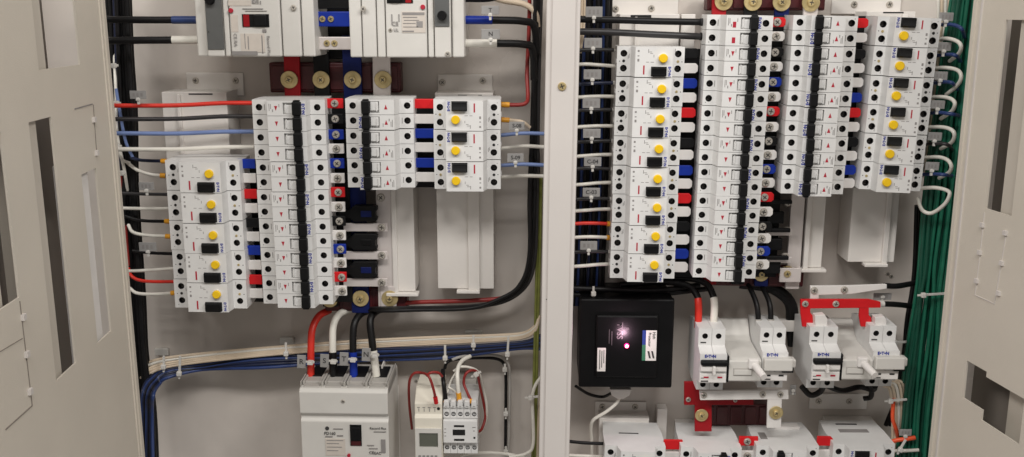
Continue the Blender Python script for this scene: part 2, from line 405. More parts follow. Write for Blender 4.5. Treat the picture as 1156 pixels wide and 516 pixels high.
u1 = column('rcbo', (683, 503), (752, 503.5), (681, 536), (749, 536), [1], False, 'bottom row', -.105, BS, BN, 'residual current breaker under the black surge box, cut by the bottom edge')
column('mcb', (769, 504), (838, 504.5), (767, 537), (835, 537), [1], False, 'bottom row', -.105, BS, BN, 'two pole breaker cut by the bottom edge, under the red collector bar')
u3 = column('mcb', (854, 503), (925, 503), (852, 536), (922, 536), [1], True, 'bottom row', -.105, BS, BN, 'two pole breaker cut by the bottom edge, with a clip and grey label on top')
u4 = column('rcbo', (941, 501), (1011, 502), (939, 534), (1008, 535), [1], True, 'bottom row', -.105, BS, BN, 'residual current breaker cut by the bottom edge, beside the beige and orange wires')
top_detail(*u1, False, slot=(-.018, .008, .036, .038))
top_detail(*u3, True, clip=(-.004, .028, .010, .024), lab=(-.030, -.021, .036, .056))
top_detail(*u4, True, slot=(-.018, .010, .012, .015), lab=(-.020, .018, .030, .040))
# ------------------------------------------------------------------ coloured busbar tabs between columns
def tab(x0, x1, y0, y1, col, label, sc=None, Y=-.088, point=0, cat='busbar tab', group='coloured busbar tabs between breaker columns', th=.0035, nm='busbar_tab', scm='zinc'):
    a, b = at(x0, y0, Y), at(x1, y1, Y); c = (a+b)/2; w, h = (b.x-a.x)/2, (a.z-b.z)/2
    mb = MB()
    if point:
        k = min(h*.45, w*.5)
        s = point
        pts = [(-w, -h), (w-k if s > 0 else w, -h), (w, -h+k) if s > 0 else (w, -h), (w, h-k) if s > 0 else (w, h), (w-k if s > 0 else w, h), (-w, h)]
        pts = [p for i, p in enumerate(pts) if i == 0 or p != pts[i-1]]
        mb.poly(pts, 0, th, .0006)
    else: mb.box(-w, w, -h, h, 0, th, .0008)
    o = link(nm, mb.mesh(nm, [col]), None, c)
    tag(o, label, cat, group)
    if sc: p = at(sc[0], sc[1], Y); screw(o, p.x-c.x, p.z-c.z, th, sc[2]*mm(Y), scm)
    return o
CN = dict(red='red', black='black', blue='blue', white2='white')
def tabs(rows, x0f, x1f, h, where, sc=None, point=0, Y=-.088):
    n = len(rows); cnt = {}
    tot = {c: sum(1 for r in rows if r[1] == c) for c in CN}
    for y, c in rows:
        k = cnt.get(c, 0); cnt[c] = k+1
        o = 'only one' if tot[c] == 1 else ('topmost' if k == 0 else ('lowest' if k == tot[c]-1 else ORD[k]+' down'))
        x0, x1 = x0f(y), x1f(y)
        tab(x0, x1, y-h, y+h, c, ('%s busbar tab, %s of its colour, %s' % (CN[c], o, where) if tot[c] > 1 else 'only %s busbar tab %s' % (CN[c], where)), (sc(y), y, 4.3) if sc else None, Y, point)
W2 = 'white2'
tabs([(184.5, 'blue'), (200.7, W2), (218.5, 'red'), (234.5, W2), (251, 'black'), (266.5, W2), (282, 'blue'), (298.5, W2), (315, 'red'), (330.5, W2)],
     lambda y: 268+(y-184)*.06, lambda y: 289+(y-184)*.06, 5.4, 'between far left column and tall column')
tabs([(116.5, 'red'), (134, 'black'), (151.5, 'blue'), (167.5, W2), (184, 'blue'), (200.7, W2), (216.5, 'red'), (233, W2), (249, 'black'), (265, W2), (280.5, 'blue'), (296, W2), (312, 'red'), (327.5, W2)],
     lambda y: 366+(y-116)*.03, lambda y: 388+(y-116)*.02, 5.6, 'right of the long black toggles', lambda y: 378.5+(y-116)*.04)
tabs([(116.8, 'red'), (134, W2), (150.3, 'blue'), (166, W2), (183.5, 'blue'), (199.5, W2)],
     lambda y: 466, lambda y: 492, 5.4, 'left of the column by the centre post')
tabs([(60, 'black'), (77, W2), (94, 'blue'), (110, W2), (127, 'red'), (143.5, W2), (161, 'black'), (174.5, W2), (192, 'blue'), (207, W2), (223.5, 'red'), (238.5, W2), (255, 'black'), (270, W2), (286, 'blue'), (301, W2)],
     lambda y: 771-(y-60)*.05, lambda y: 788-(y-60)*.05, 5.6, 'right of the eight residual breakers', None, 1)
tabs([(25, 'red'), (41, W2), (59, 'black'), (75, W2), (92.5, 'blue'), (109, W2), (125.5, 'red'), (143, W2), (159, 'black'), (174.5, W2), (190.5, 'blue'), (206, W2), (222, 'red'), (238.5, W2), (255, 'black'), (268.5, W2), (283, 'blue'), (298, W2)],
     lambda y: 869-(y-25)*.07, lambda y: 886-(y-25)*.068, 5.4, 'right of the nine breaker column', lambda y: 876.5-(y-25)*.072, 1)
tabs([(26, 'red'), (42.5, W2), (61, 'black'), (77, W2), (93, W2), (110, 'blue'), (127, 'red'), (143, W2), (160, 'black'), (175.6, W2), (191.5, 'blue'), (206.5, W2)],
     lambda y: 966-(y-26)*.085, lambda y: 979-(y-26)*.085, 5.4, 'left of the green wire column', None, 1)
tabs([(501, 'red')], lambda y: 749, lambda y: 770, 5.5, 'in the bottom row, leftmost gap', None, 0)
tabs([(514.5, W2)], lambda y: 749, lambda y: 768, 5.5, 'in the bottom row, leftmost gap', None, 0)
tabs([(497, 'red'), (513, W2)], lambda y: 834, lambda y: 855, 5.2, 'in the bottom row, middle gap', lambda y: 843)
tabs([(497, 'red'), (512, W2)], lambda y: 922, lambda y: 939, 5.2, 'in the bottom row, rightmost gap', None, 1)
def flat(name, pieces, col, label, cat, screws=(), Y=-.09, th=.004, group=None, scm='zinc'):
    mb = MB(); pts = [at(p[0], p[1], Y) for p in pieces[0]]; c = sum(pts, Vector())/len(pts)
    for k, pc in enumerate(pieces):
        mb.poly([(at(x, y, Y).x-c.x, at(x, y, Y).z-c.z) for x, y in pc], -.0003*k, th-.0003*k, .0006)
    o = link(name, mb.mesh(name, [col]), None, c); tag(o, label, cat, group)
    for (sx, sy, r) in screws: p = at(sx, sy, Y-th); screw(o, p.x-c.x, p.z-c.z, th, r*mm(Y), scm)
    return o
# ------------------------------------------------------------------ vertical busbars and their red supports
def bar(x0, y0, x1, y1, wpx, col, label, Y=-.045, th=.006, nm='busbar', bolts=()):
    a, b = at(x0, y0, Y), at(x1, y1, Y); w = wpx*mm(Y)/2
    c = (a+b)/2; v = (b-a); L = v.length/2; ang = math.atan2(v.x, v.z) if v.z > 0 else math.atan2(-v.x, -v.z)
    mb = MB(); mb.box(-w, w, -L, L, 0, th, .0008)
    o = link(nm, mb.mesh(nm, [col]), None, c, (0, ang, 0)); tag(o, label, 'busbar', 'vertical busbars')
    for (bx, by, r) in bolts:
        p = at(bx, by, Y-th); q = Matrix.Rotation(-ang, 3, 'Y') @ (p-c)
        screw(o, q.x, q.z, th, r*mm(Y), 'zinc')
    return o
bar(330, 58, 338, 345, 17, 'redbar_shaded', 'red sleeved vertical busbar behind the four pole breaker')
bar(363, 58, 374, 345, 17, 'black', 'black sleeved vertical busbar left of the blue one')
bar(397, 40, 408, 352, 20, 'bluebar_shaded', 'blue sleeved vertical busbar running down between the left columns')
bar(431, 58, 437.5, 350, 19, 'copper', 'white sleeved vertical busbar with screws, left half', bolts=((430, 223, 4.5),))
bar(812, -20, 800, 320, 15, 'redbar_shaded', 'red sleeved vertical busbar rising left above the nine breaker column')
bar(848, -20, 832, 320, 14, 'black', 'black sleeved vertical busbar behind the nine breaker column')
bar(884, -20, 858, 322, 15, 'bluebar_shaded', 'blue sleeved vertical busbar at the right half gap')
bar(916, -20, 893, 325, 15, 'copper', 'white sleeved vertical busbar with screws, right half', bolts=((889, 229, 4), (888, 259.5, 4), (886, 289, 4)))
for (x0, x1, w, lb) in ((281, 288, 30, 'between the far left column and its neighbour'), (377, 384, 30, 'behind the tabs right of the long black toggles'), (479, 481, 26, 'left of the short column by the post'), (781, 768, 26, 'right of the eight residual breakers'), (879, 862, 26, 'right of the nine breaker column'), (974, 958, 26, 'left of the column beside the green wires')):
    yb = 211 if x0 in (479, 974) else (340 if x0 < 500 else 312); yt = 112 if 300 < x0 < 500 else (182 if x0 < 300 else 18 if x0 > 800 else 55)
    bar(x0, yt, x1, yb, w, 'black', 'black insulating strip behind the tabs '+lb.replace('behind the tabs ', ''), -.052, .004, 'insulating_strip')  # strips stand for the tab carrier; their black also paints shade between tabs
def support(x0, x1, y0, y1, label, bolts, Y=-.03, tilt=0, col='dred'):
    a, b = at(x0, y0, Y), at(x1, y1, Y); c = (a+b)/2; w, h = (b.x-a.x)/2, (a.z-b.z)/2
    mb = MB(); mb.box(-w, w, -h, h, -.012, .012, .002)
    n = 5
    for k in range(n): mb.box(-w+2*w*(k+.1)/n, -w+2*w*(k+.9)/n, -h*.8, h*.8, .0115, .014, .0015)
    o = link('busbar_support', mb.mesh('busbar_support', [col]), None, c, (0, tilt, 0))
    tag(o, label, 'busbar support', 'dark red busbar supports')
    for (bx, by, r) in bolts:
        p = at(bx, by, -.053); wm = r*mm(-.053)
        screw(o, p.x-c.x, p.z-c.z, .0225, wm*.42, 'brass', wm, 'bolt')
    return o
support(306, 454, 70, 104, 'dark red busbar support with four bolts below the upper moulded breakers', ((326.5, 90, 9.5), (362.5, 90, 9.5), (398, 90, 9.5), (432.3, 90, 9.5)))
support(368, 461, 322, 349, 'dark red busbar support under the left half white busbar', ((372, 338, 9.5), (407, 337, 9.5), (440, 337, 9.5)))
tab(430, 448, 322, 349.5, 'copper', 'white busbar end plate under a washered bolt, left half', None, -.0472, group=None, nm='busbar', cat='busbar', th=.006)
support(797, 928, -14, 12, 'dark red busbar support with four bolts at the top right', ((817, 1.5, 9.5), (850, 2, 9.5), (882.5, 2.5, 9.5), (915.5, 3, 9.5)))
support(800, 904, 300, 321, 'dark red busbar support under the nine breaker column', ((859.5, 309.5, 8.5), (888, 308.5, 9)), tilt=.01)
support(790, 868, 452, 477, 'dark red busbar support between red bar and white bar', ((792, 468.7, 8), (876, 466, 8.5)))
for i, y in enumerate((256, 287.5, 318)):
    tab(388, 438, y-4.5, y+5, 'copper', 'bare white finger bar, %s below the short breaker column' % nth(i, 3), (431.5, y, 4.3), -.058, group='finger bars onto the white busbar', nm='finger_bar', cat='busbar finger')
for i, y in enumerate((240, 272, 303)):
    fb = flat('finger_block', [[(384, y-4), (396, y-4.5), (401, y-9.5), (424, y-9.5), (427, y-8), (427, y-4), (425, y-3), (425, y+3), (427, y+4), (427, y+7), (424, y+8.5), (401, y+8.5), (396, y+4.5), (384, y+4)]], 'black', 'black insulated finger block, %s left of the white busbar' % nth(i, 3), 'busbar finger', (), -.056, .010, 'black finger blocks')
    cb = MB(); kk = mm(-.06); cb.box(-5*kk, 7*kk, -3.6*kk, 3.6*kk, .009, .0106, .0012); link('core', cb.mesh('core', [('bluebar_shaded', 'blackbox', 'bluebar_shaded')[i]]), fb, (.002, 0, 0))
for i, y in enumerate((227, 246, 259, 276, 290, 302)):
    c = 'black' if i % 2 == 0 else 'wblack2'
    if i % 2 == 0: tab(866-i, 893-i, y-2, y+2.5, 'black', 'slim black finger, %s below the six breaker column' % nth(i//2, 3), None, -.066, group='slim black fingers', nm='finger_bar', cat='busbar finger', th=.006)
    else: tab(866-i, 884-i, y-8, y+5, 'black', 'deep black finger block, %s below the six breaker column' % nth(i//2, 3), None, -.056, group='deep black finger blocks', nm='finger_block', cat='busbar finger', th=.008)
for i, y in enumerate((262, 293)):
    tab(864, 893, y-3.5, y+3.5, 'copper', '%s white finger bar reaching the right half white busbar' % ('upper', 'lower')[i], None, -.060, group='white fingers, right half', nm='finger_bar', cat='busbar finger')
tab(880, 903, 302, 318, 'copper', 'small white busbar end plate at the bottom of the nine breaker column', (888, 308.5, 4), -.056, group=None, nm='busbar', cat='busbar', scm='brass')
# ------------------------------------------------------------------ top hat brackets carrying the outer columns
def bracket(x0, x1, y0, y1, label, Y=-.048, flange=None, rib=None, foot=None, slot=None, screws=()):
    a, b = at(x0, y0, Y), at(x1, y1, Y); a.x = at(x0, min(y1, 500), Y).x; b.x = at(x1, min(y1, 500), Y).x; c = Vector(((a.x+b.x)/2, 0, (a.z+b.z)/2)); w, h = (b.x-a.x)/2, (a.z-b.z)/2
    o = empty('mounting_bracket', c)
    mb = MB(); D = -Y; t = .002
    mb.box(-w, w, -h, h, D-t, D, .0006); mb.box(-w, -w+t, -h, h, .001, D-t, 0); mb.box(w-t, w, -h, h, .001, D-t, 0); mb.box(-w+t, w-t, h-t, h, .001, D-t)
    if rib:
        r0, r1 = at(rib[0], y1, Y).x-c.x, at(rib[1], y1, Y).x-c.x
        mb.box(r0, r1, -h-.001, h*.98, D, D+.005, .001)
    if foot:
        f0, f1 = at(foot[0], y1, Y).x-c.x, at(foot[1], y1, Y).x-c.x
        mb.box(f0, f1, -h-.0045, -h-.0005, D-.006, D+.009, .0008)
    link('channel', mb.mesh('channel', ['bracket']), o)
    if flange:
        A, B = at(flange[0], flange[2], -.002), at(flange[1], flange[3], -.002)
        fl = MB(); fl.box(A.x-c.x, B.x-c.x, B.z-c.z, A.z-c.z, .0008, .003, .0008)
        fo = link('flange', fl.mesh('flange', ['bracket']), o)
        for (sx, sy) in screws:
            p = at(sx, sy, -.003); screw(fo, p.x-c.x, p.z-c.z, .003, .0042, 'zinc')
    if slot:
        A, B = at(slot[0], slot[2], Y), at(slot[1], slot[3], Y)
        s_ = MB(); s_.box(A.x-c.x, B.x-c.x, B.z-c.z, A.z-c.z, D-.001, D+.0004)
        link('slot', s_.mesh('slot', ['dark']), o)
    return tag(o, label, 'bracket', 'white steel mounting brackets')
bracket(494.5, 557.5, 105, 326, 'white steel channel bracket under the short column by the centre post', flange=(494, 556, 84, 108), rib=(529, 542), foot=(516, 542), screws=((499.5, 93), (545, 91)), slot=(517, 544, 107, 109))
bracket(444, 469, 120, 329, 'narrow white channel bracket right of the screwed white busbar', rib=(444.5, 450), foot=(437, 473))
bracket(200, 270, 104, 335, 'white channel bracket crossed by red, black, blue and white wires', flange=(210, 276, 82, 108), screws=((221, 91), (266, 91)), slot=(213, 240, 105.5, 107), rib=(217, 221))
bracket(693, 757, 16, 300, 'white channel bracket crossed by two thick black cables', flange=(690, 765, -8, 20), screws=((695, 10), (735.5, 9.5)), slot=(712, 735, 17, 25), rib=(709, 712))
bracket(759, 774, 16, 300, 'slim bracket strip beside the thick cable ends', Y=-.040, flange=None)
bracket(957, 1009, 13, 296, 'white channel bracket under the column beside the green wires', flange=(940, 1016, -12, 16), screws=((964, 5), (1004, 5)), slot=(997, 1020, 13.5, 15), rib=(994, 1000), foot=(974, 1000))
bracket(906, 927, 30, 302, 'narrow white channel bracket below the six breaker column', rib=(905.5, 911), foot=(899, 931))
bracket(676, 732, 472, 560, 'steel bracket shelf behind the bottom left residual breaker', Y=-.03, flange=(672, 729, 453, 470), screws=((680, 459), (717, 459)))
bracket(934, 989, 479, 560, 'steel bracket shelf behind the bottom right residual breaker', Y=-.03, flange=(914, 978, 444, 462), screws=((924, 453), (958.5, 453)))
bracket(764, 800, 483, 560, 'steel bracket shelf behind the second bottom breaker', Y=-.03)
bracket(741, 752, 462, 520, 'narrow upright steel bracket between the bottom left breakers', Y=-.02)
# ------------------------------------------------------------------ moulded case breakers
def mccb_top(x0, x1, ytop, ybot, sx, label, red_left, shapes):
    """large breaker turned on its side; shapes in photo pixels on its front"""
    Yf = -.118
    a, b = at(x0, ytop, Yf), at(x1, ybot, Yf); a.x = at(x0, ybot, Yf).x; c = Vector(((a.x+b.x)/2, -.03, (a.z+b.z)/2)); w, h = (b.x-a.x)/2, (a.z-b.z)/2
    D = -Yf-.03
    o = empty('moulded_case_breaker', c)
    U = lambda px: at(px, ybot, Yf).x-c.x
    V = lambda py: at((x0+x1)/2, py, Yf).z-c.z
    mb = MB()
    xs = shapes['grooves']
    gx = [-w]+[U(x) for x in xs]+[w]
    for i in range(len(gx)-1):
        rise = shapes['rise'][i]
        mb.box(gx[i]+(.0006 if i else 0), gx[i+1]-(.0006 if i < len(gx)-2 else 0), -h, h, 0 if False else .004, D-rise, .0016)
    mb.box(-w+.002, w-.002, -h+.002, h-.002, 0, D-.012)
    link('body', mb.mesh('body', ['mccb']), o)
    s = shapes['strip']; st = MB(); st.box(U(s[0]), U(s[1]), V(s[2]), h*.99, D-.002, D+.0012, .0004)
    so = link('grey_strip', st.mesh('grey_strip', ['grey']), o)
    db = MB(); db.cyl(0, 0, 0, .006, 5*mm(Yf), 24, 0, ch=.001)
    link('knob', db.mesh('knob', ['black']), so, (U(shapes['knob'][0]), -(D+.001), V(shapes['knob'][1])))
    wn = shapes['window']; wb = MB(); wb.box(U(wn[0]), U(wn[1]), V(wn[3]), V(wn[2]), D-.001, D+.0008, 0, 1)
    wo = link('toggle_window', wb.mesh('toggle_window', ['mccb', 'black']), o)
    tg = MB(); xm = U(wn[0])+(U(wn[1])-U(wn[0]))*(.45 if red_left else .08); tg.box(xm, xm+(U(wn[1])-U(wn[0]))*.47, V(wn[3])+.001, V(wn[2])-.001, D, D+.0035, .001)
    link('toggle', tg.mesh('toggle', ['black']), wo)
    rd = MB(); rx = U(wn[0])+(U(wn[1])-U(wn[0]))*(.05 if red_left else .72); rd.box(rx, rx+(U(wn[1])-U(wn[0]))*.22, V(wn[3])+.0005, V(wn[2])-.0005, D, D+.0014)
    link('red_flag', rd.mesh('red_flag', ['redbar_shaded']), wo)
    rb = MB(); rb.cyl(0, 0, 0, .002, 2.6*mm(Yf), 20, 0, ch=.0005)
    link('trip_button', rb.mesh('trip_button', ['mark']), o, (U(shapes['dot'][0]), -(D+.0002), V(shapes['dot'][1])))
    for (px, py, r) in shapes['screws']: screw(o, U(px), V(py), D-.004 if False else D-shapes.get('sd', .0), r*mm(Yf), 'zinc')
    lb = MB()
    for (l0, l1, t0, t1) in shapes['labels']: lb.box(U(l0), U(l1), V(t1), V(t0), D-.001, D+.0006)
    lo = link('rating_label', lb.mesh('rating_label', ['lab']), o)
    ink = MB()
    for (l0, l1, t0, t1) in shapes['ink']: ink.box(U(l0), U(l1), V(t1), V(t0), D-.001, D+.0009)
    link('printing', ink.mesh('printing', ['ink']), lo)
    for (t_, px, py, sz, rot) in shapes['text']: link('lettering', text(t_, sz*mm(Yf), 'ink', rot), lo, (U(px), -(D+.0011), V(py)))
    return tag(o, label, 'breaker', 'large moulded case breakers')
mccb_top(221.5, 355.5, -75, 64, 1, 'large ivory moulded breaker, upper left, grey strip on its left edge', True, dict(
    grooves=[234, 254, 261, 319, 341], rise=[.006, 0, .001, 0, .0015, .004], strip=(235.5, 253.5, 56), knob=(242, 0), window=(276, 306, 16, 30.5), dot=(264, 12),
    screws=((334, 8.5, 3), (237.5, 36, 2.4), (246, 54, 1.6)), labels=((261.5, 287, 0, 6.5), (263.5, 271, 17, 36), (273, 300, 38, 59)),
    ink=((288, 290, 0, 4), (297, 298, 1, 5), (277, 300, 9.5, 10.3), (280, 304, 12, 12.6), (262.5, 291, 57.8, 62), (296.5, 297.6, 40, 60), (277.5, 278.2, 38, 55), (298, 302.5, 33, 36.5), (281, 282, 41, 56)),
    text=(('GE', 292, 2, 6, 0), ('CE', 267, 41, 5, 90), ('RA', 267, 49, 5, 90), ('Record Plus', 304, 52, 4.5, 90))))
mccb_top(395, 524, -75, 65, 1, 'large ivory moulded breaker, upper right, grey strip on its right edge', False, dict(
    grooves=[409, 426, 436, 483, 490.5, 510], rise=[.004, .003, .001, 0, .002, 0, .004], strip=(491.5, 508, 30), knob=(500, 17.5), window=(438.5, 467.5, -10, 3.5), dot=(478.5, 8),
    screws=((411.8, 10, 3), (505.5, 61, 3), (441.5, 34, 2.2)), labels=((454.5, 481, 13, 37),),
    ink=((455.5, 480, 14, 17), (456, 472, 19, 20), (457, 474, 22.5, 23.3), (456, 470, 26, 26.8), (456, 473, 30, 30.8), (455, 468, 34.5, 36), (471, 478, 24, 31), (443, 444, 16, 28), (451, 452, 16, 24)),
    text=(('CE', 447, 27, 6, 0), ('UL', 448, 34, 4.5, 0))))
# bottom one
def mccb_bottom():
    Yf = -.112
    x0, x1 = 336.5, 436.5; ytop, ybot = 439.5, 590
    a, b = at(x0, ytop, Yf), at(x1, ytop, Yf); H = .148
    c = Vector(((a.x+b.x)/2, -.02, a.z-H)); w = (b.x-a.x)/2; D = -Yf-.02
    o = empty('moulded_case_breaker', c, .006)
    U = lambda px: at(px, 450, Yf).x-c.x
    V = lambda py: at(386, py, Yf).z-c.z
    mb = MB()
    mb.prism([(0, 0), (0, D-.002), (V(477), D-.002), (V(473.5), D-.005), (V(470.5), D-.005), (V(467), D), (H-.004, D), (H, D-.004), (H+.001, D-.028), (H+.001, 0)], -w, w, axis='x', bev=.001)
    link('body', mb.mesh('body', ['mccb']), o)
    tb = MB(); n = 4; q = 2*w/n
    for k in range(n+1):
        xx = -w+q*k; tb.box(max(-w, xx-.0014), min(w, xx+.0014), H-.01, H+.007, .012, D-.008, .0006)
    for k in range(n):
        xx = -w+q*k; tb.box(xx+.003, xx+q-.003, H-.004, H+.004, .01, D-.018, .001); tb.box(xx+.004, xx+q-.004, H-.004, H+.0016, D-.03, D-.006, .001); tb.box(xx+.006, xx+q-.006, H+.002, H+.0055, .02, D-.034, .001, 1); tb.box(xx+.0022, xx+.005, H+.001, H+.006, .03, D-.012, .0006); tb.box(xx+q-.005, xx+q-.0022, H+.001, H+.006, .03, D-.012, .0006)
    link('terminal_shroud', tb.mesh('terminal_shroud', ['mid', 'black']), o)
    wb = MB(); wb.box(U(393), U(406), V(503.5), V(480), D-.003, D-.001, 0, 1)
    wo = link('toggle_window', wb.mesh('toggle_window', ['mccb', 'black']), o)
    tg = MB(); tg.box(U(394), U(405), V(497), V(482), D-.003, D+.0015, .001); link('toggle', tg.mesh('toggle', ['black']), wo)
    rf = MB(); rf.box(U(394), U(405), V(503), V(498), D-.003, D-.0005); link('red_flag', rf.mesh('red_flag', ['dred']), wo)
    rb = MB(); rb.cyl(0, 0, 0, .002, 2*mm(Yf), 20); link('trip_button', rb.mesh('trip_button', ['mark']), o, (U(391), -(D-.001), V(514)))
    screw(o, U(386.5), V(453), D, 2.4*mm(Yf), 'zinc')
    lb = MB(); lb.box(U(364.5), U(387), V(515), V(496), D-.003, D-.0012); lo = link('rating_label', lb.mesh('rating_label', ['lab']), o)
    ink = MB(); dd = D-.0014
    for (l0, l1, t0, t1) in ((366, 385, 497.5, 498.3), (366, 380, 501, 501.8), (366, 383, 505, 505.8), (366, 379, 509, 509.8), (364.5, 373, 493.2, 494.2), (374, 385, 484.5, 485.2), (378, 385, 492, 493), (420, 434, 487, 487.8), (428, 433, 496, 511), (412, 420, 502.5, 503.3), (414, 424, 506, 506.8)):
        ink.box(U(l0), U(l1), V(t1), V(t0), dd-.002, dd+.0004)
    link('printing', ink.mesh('printing', ['ink']), lo)
    em = MB(); em.cyl(0, 0, 0, .0005, 2.4*mm(Yf), 20); link('emblem', em.mesh('emblem', ['inkd']), o, (U(367), -(D-.0018), V(484.5)))
    for (t_, px, py, sz, m_) in (('FD160', 370, 490, 5, 'inkd'), ('Record Plus', 425, 483.5, 4, 'inkd'), ('CE', 417, 511, 5, 'inkd'), ('EAC', 424, 511.5, 4.5, 'inkd')):
        link('lettering', text(t_, sz*mm(Yf), m_, 0), lo, (U(px), -(D-.0008), V(py)))
    return tag(o, 'ivory moulded case breaker with four cables in its top, bottom left', 'breaker', 'large moulded case breakers')
mccb_bottom()
sp = MB(); A, B = at(434, 404, -.02), at(446, 560, -.02); c0 = Vector(((A.x+B.x)/2, 0, (A.z+B.z)/2)); wv, hv = (B.x-A.x)/2, (A.z-B.z)/2
sp.box(-wv*1.0, -wv*.55, -hv, hv, .002, .05, .0006); sp.box(-wv*.55, wv*2.4, -hv, hv*.55, .001, .003, .0006)
o = link('side_bracket', sp.mesh('side_bracket', ['bracket']), None, c0); tag(o, 'upright steel side bracket right of the bottom moulded breaker', 'bracket')
for (px, py) in ((446, 479), (446, 508)): p = at(px, py, -.003); screw(o, p.x-c0.x, p.z-c0.z, .003, .0038, 'zinc')
# links between the two upper moulded breakers
for (y0, y1, col, lb, sc) in ((13, 30, 'blue', 'blue link bar with two screws between the upper moulded breakers', True), (-6, 10, 'black', 'black link bar cut by the top edge between the upper moulded breakers', False), (41.5, 56, 'copper', 'white link bar with two screws between the upper moulded breakers', True)):
    Yl = -.085; a, b = at(350, y0, Yl), at(400, y1, Yl); c = (a+b)/2
    mb = MB(); mb.box((a.x-b.x)/2, (b.x-a.x)/2, (b.z-a.z)/2, (a.z-b.z)/2, 0, .005, .001)
    o = link('link_bar', mb.mesh('link_bar', [col]), None, c); tag(o, lb, 'busbar', 'links between the upper moulded breakers')
    if sc:
        for px in ((365, 374.5) if col == 'blue' else (370, 378.5)):
            p = at(px, (y0+y1)/2, Yl); screw(o, p.x-c.x, p.z-c.z, .005, .0038, 'brass')
# dark insulating channel behind the links
mb = MB(); a, b = at(352, -60, -.02), at(398, 66, -.02); c = (a+b)/2
mb.box((a.x-b.x)/2, (b.x-a.x)/2, (b.z-a.z)/2, (a.z-b.z)/2, 0, .02, .002)
o = link('insulating_channel', mb.mesh('insulating_channel', ['black']), None, c); tag(o, 'black insulating channel behind the link bars of the upper moulded breakers', 'insulator')
# ------------------------------------------------------------------ upright breakers with handle modules
def upright(x0, x1, yt, yb, label, lever_cover=False):
    """two pole breaker standing upright; x0..x1 width on the shoulder, yt..yb its front height"""
    Y = -.105; ds, dn = .072, .090
    a, b = at(x0, yt, Y), at(x1, yb, Y); ym = yt*.6+yb*.4; a.x = at(x0, ym, Y).x; b.x = at(x1, ym, Y).x; W, H = b.x-a.x, a.z-b.z
    c = Vector(((a.x+b.x)/2, Y+ds, (a.z+b.z)/2)); o = empty('upright_breaker', c)
    Z = lambda f: (.5-f)*H
    prof = [(Z(0), ds*.35), (Z(0), ds), (Z(.27), ds), (Z(.33), dn-.004), (Z(.335), dn), (Z(.80), dn), (Z(.83), ds), (Z(1), ds), (Z(1), ds*.35), (Z(.93), 0), (Z(.07), 0)]
    mb = MB(); p = W/2
    for i in range(2):
        xa, xb = -W/2+i*p+.0002, -W/2+(i+1)*p-.0002; xm = (xa+xb)/2
        mb.prism(prof, xa, xb, axis='x', skip=(1, 6))
        mb.holecell(xa, xb, Z(.27), Z(0), ds, xm, Z(.12), .0036, .009); mb.holecell(xa, xb, Z(1), Z(.83), ds, xm, Z(.915), .0036, .009)
        mb.box(xa+.0007, xb-.0007, Z(.645), Z(.60), dn-.001, dn+.001, .0004)
    link('body', mb.mesh('body', ['white', 'hole']), o)
    for i in range(2):
        for f in (.12, .915): link('terminal_screw', TERM, o, (-W/2+(i+.5)*p, -(ds-.0075), Z(f)), (0, random.uniform(0, 3), 0))
    if not lever_cover:
        t = MB(); t.box(-W/2+.001, W/2+.001, Z(.50), Z(.425), dn-.003, dn+.007, .0016); t.box(-W/2+.002, W/2-.001, Z(.56), Z(.50), dn-.003, dn+.002, .001)
        link('toggle', t.mesh('toggle', ['black']), o)
        sp_ = MB(); sp_.box(W/2+.0002, W/2+.0022, Z(.78), Z(.36), .055, dn+.002, .0006); link('dark_gap_strip', sp_.mesh('dark_gap_strip', ['black']), o)  # black plate added to stand for the dark gap between the modules
        k = MB(); k.box(-.0018, .0018, Z(.63), Z(.50), dn-.001, dn+.010, .001); k.box(-W/2+.001, W/2-.001, Z(.60), Z(.51), dn-.001, dn+.0045, .001); link('lever', k.mesh('lever', ['white2']), o)
    else:
        t = MB(); t.box(-W/2+.001, W/2+.004, Z(.60), Z(.40), dn-.004, dn+.009, .0015); t.box(W/2+.003, W/2+.009, Z(.57), Z(.43), dn-.01, dn+.004, .002)
        link('lever_cover', t.mesh('lever_cover', ['mccb']), o)
        k = MB(); k.box(W/2-.008, W/2+.006, Z(.64), Z(.55), dn-.006, dn+.006, .001); link('catch', k.mesh('catch', ['black']), o)
    pl = MB(); pl.box(-W/2+.0005, W/2-.0005, Z(.79), Z(.645), dn-.001, dn+.0016, .0005); po = link('label_panel', pl.mesh('label_panel', ['white2']), o)
    mk = MB()
    for i in range(2): xm = -W/2+(i+.5)*p; mk.box(xm-.003, xm+.003, Z(.715), Z(.69), dn+.001, dn+.002)
    link('indicator_window', mk.mesh('indicator_window', ['mark' if not lever_cover else 'dark']), po)
    ik = MB(); ik.box(-W/2+.002, -W/2+.011, Z(.775), Z(.755), dn+.001, dn+.0019); ik.box(-W/2+.002, -W/2+.006, Z(.72), Z(.71), dn+.001, dn+.0019); ik.box(-W/2+.003, -W/2+.010, Z(.235), Z(.215), ds-.001, ds+.0003)
    link('printing', ik.mesh('printing', ['inkd']), po)
    link('logo', text('E\u2022T\u2022N', .0054, 'logo', 0), o, (-W*.12, -(dn+.0004), Z(.37)))
    return tag(o, label, 'breaker', 'upright two pole breakers')
